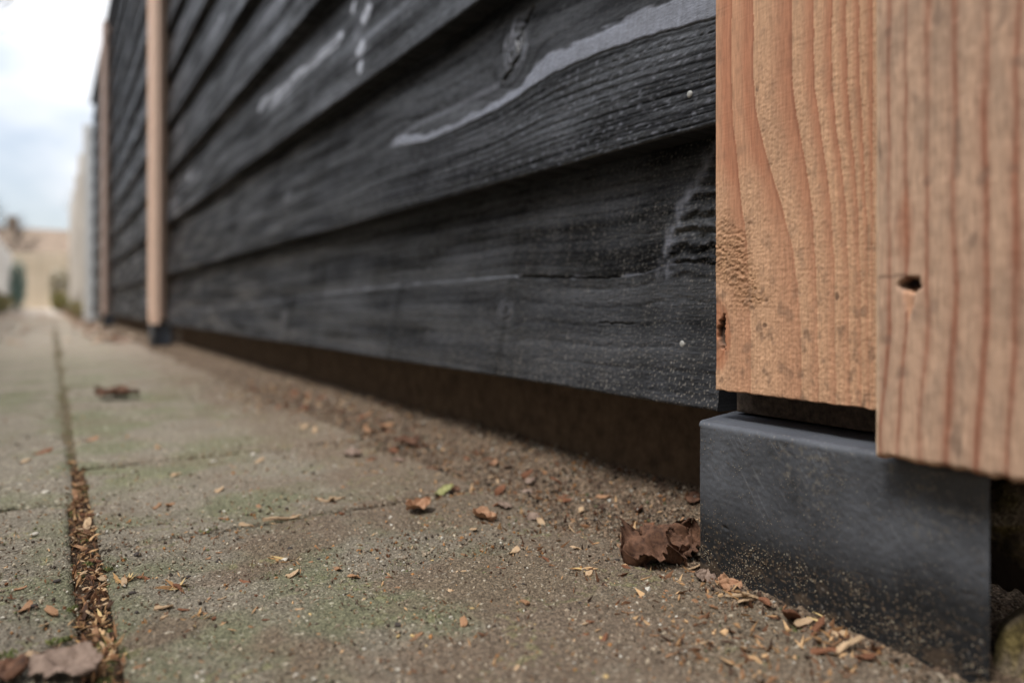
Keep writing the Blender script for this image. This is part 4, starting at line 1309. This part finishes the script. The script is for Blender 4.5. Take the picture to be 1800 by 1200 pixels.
# ------------------------------------------------------------------ leaves
def leaf_mesh(name, L, W, crumple, curl, seed, lobes=0.0, fold=0.0, n=64):
    """a dry leaf: lobed outline, crumpled blade with a raised midrib, real thickness"""
    s = np.linspace(-1, 1, n); t = np.linspace(-1, 1, n // 2)
    S, T = np.meshgrid(s, t, indexing='ij')
    out_n = 1 + lobes * 1.3 * noise(S * 3.5 + seed, np.sign(T) * 3.3 + 0.3, seed) + lobes * 0.9 * noise(S * 13 + seed, np.sign(T) * 5.3, seed + 4)
    half = np.clip(1 - np.abs(S) ** 2.4, 0.002, 1) ** 0.6
    half = half * (1 + (out_n - 1) * np.abs(T) ** 3)
    x = S * L / 2 * (1 + 0.10 * noise(T * 2.5 + seed, S * 0 + np.sign(S) * 7.7, seed + 6) * np.abs(S) ** 3)
    y = T * half * W / 2
    z = crumple * (fbm(S * 0.9 + seed, T * 0.8, 3, seed, 0.35) + 0.7 * np.abs(noise(S * 1.2 + 3, T * 1.6 + 7, seed + 1)))
    z = z + curl * np.abs(T) ** 2.5 * W * 0.22 * (0.6 + 0.5 * noise(S * 2 + 1, np.sign(T) * 2.2, seed + 3)) + fold * np.abs(T) * W * 0.3 + curl * 0.25 * np.abs(S) ** 3 * L / 3
    z = z + crumple * 0.30 * (np.abs(noise(S * 2.3 + 5, T * 2.0 + seed, seed + 11)) + 0.5 * np.abs(noise(S * 5 + 2, T * 4.2, seed + 12)))
    z = z - 0.0006 * np.exp(-(T / 0.06) ** 2)
    y = y * (1 - 0.35 * np.clip(curl, 0, 1) * T ** 2)
    P = np.stack([x, y, z], -1)
    th = 0.00035
    V = np.concatenate([P.reshape(-1, 3), P.reshape(-1, 3) - [0, 0, th]])
    m = n // 2
    top = grid_faces(n, m)
    i = np.arange(n * m).reshape(n, m)
    ring = list(i[:, 0]) + list(i[-1, 1:]) + list(i[-2::-1, -1]) + list(i[0, -2:0:-1])
    side = np.array([[ring[k], ring[(k + 1) % len(ring)], ring[(k + 1) % len(ring)] + n * m, ring[k] + n * m] for k in range(len(ring))])
    V[:, 2] -= V[:, 2].min()
    me = make_mesh(name, V, [top, top[:, ::-1] + n * m, side])
    # blade texture coordinates for the veins live in object space: x along the midrib
    return me

def leaf_mat(name, c1, c2, c3, rough=0.6):
    m, t, p = mat_base(name)
    co = N(t, 'ShaderNodeTexCoord')
    nz = N(t, 'ShaderNodeTexNoise', Scale=190.0, Detail=7.0, Roughness=0.7)
    t.links.new(co.outputs['Object'], nz.inputs['Vector'])
    cr = N(t, 'ShaderNodeValToRGB')
    cr.color_ramp.elements[0].position = 0.3; cr.color_ramp.elements[0].color = (*c1, 1)
    cr.color_ramp.elements[1].position = 0.7; cr.color_ramp.elements[1].color = (*c2, 1)
    t.links.new(nz.outputs['Fac'], cr.inputs['Fac'])
    wv = N(t, 'ShaderNodeTexWave', Scale=55.0, Distortion=3.0, Detail=2.0)
    wv.bands_direction = 'DIAGONAL'
    t.links.new(co.outputs['Object'], wv.inputs['Vector'])
    mr = N(t, 'ShaderNodeMapRange')
    mr.inputs['From Min'].default_value = 0.75
    mr.inputs['To Max'].default_value = 0.22
    t.links.new(wv.outputs['Fac'], mr.inputs['Value'])
    mx = N(t, 'ShaderNodeMix'); mx.data_type = 'RGBA'; mx.inputs['B'].default_value = (*c3, 1)
    t.links.new(cr.outputs['Color'], mx.inputs['A'])
    t.links.new(mr.outputs['Result'], mx.inputs['Factor'])
    t.links.new(mx.outputs['Result'], p.inputs['Base Color'])
    p.inputs['Roughness'].default_value = rough
    p.inputs['Specular IOR Level'].default_value = 0.25
    bp = N(t, 'ShaderNodeBump', Strength=0.9, Distance=0.0012)
    t.links.new(nz.outputs['Fac'], bp.inputs['Height'])
    t.links.new(bp.outputs['Normal'], p.inputs['Normal'])
    return m
M_LEAF_D = leaf_mat('dark_leaf', tuple(lin(52, 36, 29) * 0.7), tuple(lin(128, 92, 70) * 0.85), tuple(lin(134, 100, 80) * 0.8), 0.8)
M_LEAF_P = leaf_mat('pale_leaf', tuple(lin(118, 98, 84) * 0.75), tuple(lin(164, 142, 126) * 0.82), tuple(lin(100, 80, 68) * 0.8), 0.7)
M_LEAF_O = leaf_mat('orange_leaf', tuple(lin(156, 112, 82) * 0.8), tuple(lin(186, 148, 116) * 0.82), tuple(lin(140, 88, 58) * 0.8), 0.65)
M_LEAF_G = leaf_mat('green_leaf', tuple(lin(140, 142, 90) * 0.8), tuple(lin(176, 172, 118) * 0.8), tuple(lin(120, 130, 60) * 0.8), 0.6)

def leaf(u, v, Lp, Wp, crum, curl, seed, mat, label, rz, rx=0.0, ry=0.0, lobes=0.12, fold=0.15, lift=0.001):
    X, Y = on_ground(u, v); z = ground_z(X, Y); X, Y = on_ground(u, v, z)
    d = depth_of(X, Y); k = d / FPX
    o = link('dry_leaf', leaf_mesh('dry_leaf', Lp * k, Wp * k, crum * k, curl, seed, lobes, fold), mat)
    o.location = (X, Y, z + lift)
    o.rotation_euler = (rx, ry, rz)
    tag(o, label, 'leaf')
    return o
VIEW = -TH     # a leaf turned by this lies across the picture
leaf(1160, 982, 132, 150, 34, 0.55, 17, M_LEAF_D, 'dark brown curled dry leaf leaning against the concrete block', VIEW + 0.3, 0.16, -0.30, lobes=0.42, fold=0.12)
leaf(1200, 965, 70, 80, 20, 0.8, 8, M_LEAF_D, 'rolled dark brown leaf wedged behind the edge of the concrete block', VIEW + 1.0, 0.4, -0.5, lobes=0.2, fold=0.3, lift=0.004)
leaf(1280, 1032, 44, 40, 7, 0.2, 12, M_LEAF_O, 'torn reddish tan leaf scrap on the earth in front of the concrete block', VIEW + 0.4, 0.5, 0.1, lobes=0.2)
leaf(1238, 1022, 36, 34, 8, 0.2, 13, M_LEAF_P, 'small greyish leaf scrap on the earth between curled leaf and concrete block', VIEW - 0.4, 0.3, 0.2, lobes=0.2)
leaf(114, 1180, 128, 100, 15, 0.2, 21, M_LEAF_P, 'large pale pinkish brown leaf lying across the joint between pavers', VIEW - 0.22, 0.06, 0.08, lobes=0.16, fold=0.1)
leaf(8, 1192, 70, 90, 12, 0.3, 22, M_LEAF_D, 'dark leaf next to the large pale pinkish leaf', VIEW + 0.5, 0.0, 0.0)
leaf(205, 700, 74, 60, 12, 0.35, 38, M_LEAF_D, 'dark brown curled leaf alone on the far greenish paver', VIEW + 0.1, 0.0, 0.0, fold=0.25)
leaf(737, 900, 46, 46, 10, 0.6, 41, M_LEAF_O, 'upturned orange brown leaf on the paver near the soil bank', VIEW + 0.5, 0.25, -0.2, fold=0.3)
leaf(782, 868, 36, 28, 5, 0.4, 42, M_LEAF_G, 'small yellow green leaf behind the upturned orange leaf', VIEW + 0.5, 0.2, -0.3)
leaf(887, 894, 26, 34, 4, 0.3, 43, M_LEAF_P, 'small pinkish leaf on the soil bank under the fence', VIEW + 0.2, 0.1, 0.2)
leaf(850, 914, 44, 44, 8, 0.6, 44, M_LEAF_O, 'folded tan leaf scrap on the mossy part of the paver', VIEW - 0.3, 0.0, 0.2, fold=0.5)
leaf(715, 783, 44, 50, 7, 0.4, 45, M_LEAF_D, 'dark brown leaf on the soil bank in the shade of the black fence', VIEW, 0.1, 0.0)
leaf(620, 803, 30, 40, 5, 0.3, 46, M_LEAF_P, 'dull leaf at the edge of the soil bank beside the black fence', VIEW + 0.7)
rl = random.Random(5)
for i in range(26):
    X, Y = rl.uniform(0.30, 0.42), rl.uniform(0.40, 1.6)
    d = depth_of(X, Y); k = d / FPX
    o = link('leaf_scrap', leaf_mesh('leaf_scrap', rl.uniform(0.007, 0.016), rl.uniform(0.006, 0.013), 0.0022, rl.uniform(0.1, 0.6), 60 + i, 0.15, 0.2, n=16), rl.choice([M_LEAF_D, M_LEAF_D, M_LEAF_P, M_LEAF_O]))
    o.location = (X, Y, ground_z(X, Y) + 0.0005)
    o.rotation_euler = (rl.uniform(-.4, .4), rl.uniform(-.4, .4), rl.uniform(0, 6.28))
    tag(o, 'crumpled scrap of dead leaf on the soil bank under the fence', 'leaf', 'leaf scraps on the soil bank')

# ------------------------------------------------------------------ moss cushions, grass wisps (uncountable)
def blades(name, spots, n, mat_c, label, cat, hmin, hmax, lie=1.0):
    V, F, C = [], [], []
    for _ in range(n):
        (x, y, r) = spots[random.randrange(len(spots))]
        a = random.uniform(0, 6.28); q = r * math.sqrt(random.random())
        px, py = x + q * math.cos(a), y + q * math.sin(a)
        z = ground_z(px, py) - 0.0005
        h = random.uniform(hmin, hmax); w = h * 0.10 + 0.0002
        b = random.uniform(0, 6.28); lx, ly = math.cos(b), math.sin(b)
        ln = random.uniform(0.2, 0.9) * h if lie == 1.0 else h
        i = len(V)
        V += [(px - ly * w, py + lx * w, z), (px + ly * w, py - lx * w, z), (px + lx * ln * .5 + ly * w * .7, py + ly * ln * .5 - lx * w * .7, z + h * .7 * lie), (px + lx * ln, py + ly * ln, z + h * lie)]
        F += [(i, i + 1, i + 2, i + 3)]
        c = mat_c[random.randrange(len(mat_c))] * random.uniform(0.7, 1.2)
        C += [c] * 4
    o = link(name, make_mesh(name, V, [np.array(F)], None, {'col': np.array(C), 'rgh': np.full(len(V), 0.7)}), M_GRIT)
    tag(o, label, cat, kind='stuff')
def gs(l):
    return [(*on_ground(u, v), r) for (u, v, r) in l]
GREEN = [lin(112, 124, 66) * 0.8, lin(130, 138, 78) * 0.8, lin(98, 104, 60) * 0.8, lin(150, 146, 96) * 0.8]
blades('moss', gs([(98, 1126, .004), (8, 1152, .006), (120, 1122, .003), (140, 1135, .003), (155, 980, .003), (150, 855, .004), (120, 800, .006), (190, 1000, .003), (190, 1100, .003), (128, 1070, .003), (1400, 1110, .004), (150, 940, .003), (185, 1180, .004), (125, 760, .008), (365, 930, .007)]), 1500, GREEN, 'bright green moss sprouting along the joints between pavers', 'moss', 0.0006, 0.0022)
blades('ground_moss', gs([(640, 930, .020), (930, 925, .016), (380, 1020, .018), (330, 905, .03), (560, 915, .02), (960, 945, .012), (440, 1010, .014), (840, 880, .012), (250, 1140, .01), (700, 1000, .02)]), 3800, [g * 0.8 for g in GREEN], 'low olive moss growing in patches on the pavers', 'moss', 0.0005, 0.0015)
STRAW = [lin(206, 176, 122) * 0.85, lin(180, 140, 90) * 0.85, lin(150, 112, 72) * 0.8]
blades('straw', gs([(1312, 1062, .005), (1030, 1000, .003), (505, 985, .004), (310, 1030, .004), (215, 1022, .003), (1218, 1010, .004), (1420, 1100, .012), (160, 1080, .006), (150, 1130, .006), (340, 1090, .005), (1480, 1130, .010)]), 130, STRAW, 'thin dry straw fibres lying in small tufts on the ground', 'straw', 0.004, 0.012, lie=0.3)

# ================================================================== THE REST OF THE ALLEY
M_GREYWOOD = mat_noise('weathered_grey_wood', tuple(lin(204, 195, 184) * 0.9), tuple(lin(232, 226, 216) * 0.9), scale=14.0, stretch=(1, 1, 0.08), rough=0.85, bump=0.3, dist=0.002, rnd=0.10)
M_TANWOOD = mat_noise('tan_wood', tuple(lin(188, 168, 140) * 0.9), tuple(lin(222, 204, 178) * 0.9), scale=10.0, stretch=(1, 1, 0.1), rough=0.85, bump=0.3, dist=0.003, rnd=0.10)
M_POSTG = mat_noise('pale_concrete', tuple(lin(206, 208, 208) * 0.9), tuple(lin(226, 227, 226) * 0.9), scale=30.0, rough=0.9)

def plank_fence(name, label, p0, p1, hgt, pw, mat, gap=0.008, rails=True, cat='fence'):
    p0, p1 = Vector(p0), Vector(p1)
    d = (p1 - p0); L = d.length
    t = thing(name, label, cat, loc=p0)
    t.rotation_euler = (0, 0, math.atan2(d.y, d.x))
    n = int(L / pw)
    proto = None
    for i in range(n):
        me = proto or box_mesh('plank', 0, pw - gap, -0.009, 0.009, 0.03, hgt, 0.003)
        proto = me
        o = link('plank', me, mat, t)
        o.location = (i * pw, 0.004 * math.sin(i * 2.3), 0.012 * math.sin(i * 1.7))
    if rails:
        for z in (0.35, hgt * 0.55, hgt - 0.25):
            link('rail', box_mesh('rail', 0, L, 0.018, 0.055, z, z + 0.07), mat, t)
    k = 0
    while k * 1.85 <= L:
        link('post', box_mesh('post', k * 1.85 - 0.045, k * 1.85 + 0.045, 0.016, 0.10, 0, hgt + 0.04, 0.004), mat, t)
        k += 1
    return t
plank_fence('plank_fence', 'pale grey upright plank fence continuing the line of the black fence', (0.40, P4 + 0.12, 0), (0.40, 17.2, 0), 2.12, 0.145, M_GREYWOOD)
link('concrete_post', box_mesh('concrete_post', 0.33, 0.44, P4 + 0.02, P4 + 0.10, 0, 2.15, 0.006), M_POSTG)
tag(bpy.data.objects['concrete_post'], 'pale concrete post between the black fence and the grey plank fence', 'post')
plank_fence('plank_fence', 'light grey plank fence along the other side of the alley', (-1.25, -3.5, 0), (-1.25, 34.0, 0), 2.05, 0.16, M_GREYWOOD)
plank_fence('plank_fence', 'tan plank fence closing the far end of the alley', (-1.6, 36.0, 0), (3.2, 36.0, 0), 2.35, 0.16, M_TANWOOD)

def tube(V, F, p, q, r0, r1, sides=5):
    p, q = np.array(p), np.array(q)
    ax = q - p; ax /= np.linalg.norm(ax) + 1e-9
    a = np.cross(ax, [0.3, 0.2, 0.93]); a /= np.linalg.norm(a) + 1e-9
    b = np.cross(ax, a)
    i = len(V)
    for c, r in ((p, r0), (q, r1)):
        for k in range(sides):
            an = 2 * math.pi * k / sides
            V.append(c + r * (a * math.cos(an) + b * math.sin(an)))
    for k in range(sides):
        F.append((i + k, i + (k + 1) % sides, i + sides + (k + 1) % sides, i + sides + k))
M_BARK = mat_noise('bark', tuple(lin(60, 52, 46) * 0.8), tuple(lin(104, 92, 82) * 0.8), scale=20.0, rough=0.9)
def bare_tree(label, loc, height, seed, spread=0.5, levels=5, lean=(0, 0)):
    r = random.Random(seed)
    t = thing('bare_tree', label, 'tree', loc=loc)
    TV, TF, CV, CF = [], [], [], []
    def grow(p, d, L, rad, lev):
        V, F = (TV, TF) if lev == 0 else (CV, CF)
        n = 3
        for s in range(n):
            d2 = d + np.array([r.gauss(0, .10), r.gauss(0, .10), r.gauss(0.03, .06)]); d2 /= np.linalg.norm(d2)
            q = p + d2 * L / n
            tube(V, F, p, q, rad * (1 - 0.25 * s / n), rad * (1 - 0.25 * (s + 1) / n), 6 if lev < 2 else 4)
            p, d = q, d2
            if lev < levels and (s > 0 or lev > 0):
                for _ in range(1 if lev else 2):
                    a = r.uniform(0, 6.28)
                    nd = d * 0.75 + spread * np.array([math.cos(a), math.sin(a), r.uniform(0.0, 0.6)]); nd /= np.linalg.norm(nd)
                    grow(p, nd, L * r.uniform(0.55, 0.75), rad * 0.58, lev + 1)
        if lev < levels:
            grow(p, d, L * 0.7, rad * 0.7, lev + 1)
    grow(np.zeros(3), np.array([lean[0], lean[1], 1.0]) / math.sqrt(1 + lean[0] ** 2 + lean[1] ** 2), height * 0.36, height * 0.009, 0)
    link('trunk', make_mesh('trunk', np.array(TV), [np.array(TF)]), M_BARK, t)
    link('crown', make_mesh('crown', np.array(CV), [np.array(CF)]), M_BARK, t)
    return t
bare_tree('bare winter tree rising behind the tan fence at the alley end', (-2.2, 39.5, 0), 5.0, 3, 0.8)
bare_tree('bare tree with thin twigs above the light grey fence', (-3.4, 31.0, 0), 4.6, 4, 0.8)
bare_tree('tall bare tree whose twigs hang over the alley from the far side', (-2.9, 15.5, 0), 8.2, 9, 0.75)
bare_tree('small bare tree behind the pale grey plank fence', (2.0, 24.0, 0), 4.0, 6, 0.7)

M_LEAFY = mat_attr('foliage', spec=0.3, fine=40.0, bump=0.0, var=0.25)
def shrub(name, label, loc, rx, ry, rz, n, leafsize, cols, seed, cat='shrub'):
    r = np.random.default_rng(seed)
    t = thing(name, label, cat, loc=loc)
    SV, SF = [], []
    rr = random.Random(seed)
    for _ in range(9):
        a = rr.uniform(0, 6.28)
        tube(SV, SF, (0, 0, 0), (rx * 0.6 * math.cos(a), ry * 0.6 * math.sin(a), rz * rr.uniform(1.0, 1.7)), 0.02, 0.006, 5)
    link('stem', make_mesh('stem', np.array(SV), [np.array(SF)]), M_BARK, t)
    u = r.normal(size=(n, 3)); u /= np.linalg.norm(u, axis=1)[:, None]
    rad = r.random(n) ** 0.45
    lump = 1 + 0.28 * fbm(u[:, 0] * 2.2 + seed, u[:, 1] * 2.2 + u[:, 2] * 2.6, 3, seed)
    c0 = u * (rad * lump)[:, None] * np.array([rx, ry, rz]) + np.array([0, 0, rz * 1.0])
    a = r.normal(size=(n, 3)); a /= np.linalg.norm(a, axis=1)[:, None]
    b = np.cross(a, r.normal(size=(n, 3))); b /= np.linalg.norm(b, axis=1)[:, None]
    s = leafsize * r.uniform(0.6, 1.3, n)[:, None]
    V = np.stack([c0 - a * s, c0 + b * s * .45, c0 + a * s, c0 - b * s * .45], 1).reshape(-1, 3)
    F = np.arange(4 * n).reshape(n, 4)
    C = np.repeat(np.stack(cols)[r.integers(0, len(cols), n)] * r.uniform(0.7, 1.25, (n, 1)), 4, 0)
    link('crown', make_mesh('crown', V, [F], None, {'col': C, 'rgh': np.full(4 * n, 0.6)}), M_LEAFY, t)
    return t
shrub('conifer', 'narrow dark green conifer standing at the far left of the alley', (-0.95, 29.5, 0), 0.26, 0.30, 0.85, 1500, 0.05, [lin(104, 128, 116) * 0.9, lin(122, 142, 130) * 0.9], 2, 'conifer')
shrub('shrub', 'pale cream flowering shrub at the far end of the alley', (0.30, 33.0, 0.35), 0.42, 0.4, 0.62, 2500, 0.06, [lin(222, 212, 196) * 0.9, lin(200, 186, 160) * 0.85, lin(150, 140, 100) * 0.8], 3)
shrub('shrub', 'ochre and green low shrub beside the pale grey plank fence', (0.20, 24.0, 0), 0.22, 0.6, 0.28, 2200, 0.04, [lin(170, 140, 84) * 0.8, lin(126, 124, 70) * 0.8, lin(96, 106, 60) * 0.8], 4)
shrub('shrub', 'low green weeds under the light grey fence on the other side', (-1.0, 17.5, 0), 0.35, 1.6, 0.22, 3500, 0.04, [lin(126, 124, 76) * 0.8, lin(104, 110, 62) * 0.8, lin(150, 130, 90) * 0.8], 5)
shrub('shrub', 'weeds at the foot of the pale grey plank fence', (0.30, 12.5, 0), 0.07, 2.4, 0.12, 2500, 0.03, [lin(120, 118, 72) * 0.8, lin(146, 128, 90) * 0.8], 6)
# fallen leaves drifting over the far part of the path: a mass nobody could count
def drift(n):
    V, F, C = [], [], []
    r = random.Random(77)
    pal = [lin(150, 112, 88) * 0.85, lin(176, 146, 118) * 0.85, lin(128, 92, 70) * 0.85, lin(190, 168, 144) * 0.85]
    for _ in range(n):
        y = r.uniform(3.6, 24.0)
        x = r.uniform(-1.2, 0.30) if r.random() < 0.35 else r.choice([r.gauss(-0.75, 0.25), r.gauss(0.24, 0.05)])
        a = r.uniform(0, 6.28); s = r.uniform(0.018, 0.045)
        cx, sx = math.cos(a) * s, math.sin(a) * s
        h = r.uniform(0.004, 0.02)
        i = len(V)
        V += [(x - cx, y - sx, 0.004), (x + sx * .6, y - cx * .6, h), (x + cx, y + sx, 0.006), (x - sx * .6, y + cx * .6, h * 0.5)]
        F.append((i, i + 1, i + 2, i + 3))
        C += [r.choice(pal)] * 4
    return make_mesh('fallen_leaves', V, [np.array(F)], None, {'col': np.array(C), 'rgh': np.full(len(V), 0.75)})
tag(link('fallen_leaves', drift(1500), M_GRIT), 'brown fallen leaves drifted over the far part of the alley', 'leaves', kind='stuff')

# small house behind the fence that closes the alley
house = thing('garden_house', 'low tan house with a brown pitched roof behind the tan plank fence', 'house', loc=(-0.4, 45.0, 0))
M_TANWALL = mat_noise('tan_render', tuple(lin(196, 180, 154) * 0.85), tuple(lin(214, 200, 176) * 0.85), scale=3.0, rough=0.95)
M_ROOF = mat_noise('brown_roof', tuple(lin(128, 110, 94) * 0.8), tuple(lin(164, 144, 124) * 0.8), scale=4.0, rough=0.9)
link('wall', box_mesh('wall', -4.5, 4.5, 0, 5, 0, 2.7), M_TANWALL, house)
rv = [(-4.8, -0.4, 2.65), (4.8, -0.4, 2.65), (4.8, 5.4, 2.65), (-4.8, 5.4, 2.65), (-4.8, 2.5, 4.3), (4.8, 2.5, 4.3)]
roof = link('roof', make_mesh('roof', rv, [np.array([[0, 1, 5, 4], [2, 3, 4, 5], [0, 3, 2, 1]]), np.array([[1, 2, 5], [3, 0, 4]])], [True, True]), M_ROOF, house)
link('chimney', box_mesh('chimney', -1.6, -1.1, 2.2, 2.7, 3.6, 4.9, 0.02), M_ROOF, roof)
for xw in (-2.6, 1.4):
    w = link('window', box_mesh('window', xw, xw + 1.2, -0.03, 0.02, 1.0, 2.1, 0.01), M_POSTG, house)
    link('pane', box_mesh('pane', xw + 0.08, xw + 1.12, -0.045, -0.031, 1.08, 2.02), mat_noise('window_glass', (0.03, 0.035, 0.04), (0.06, 0.07, 0.08), scale=2.0, rough=0.1, spec=0.6, bump=0.0), w)
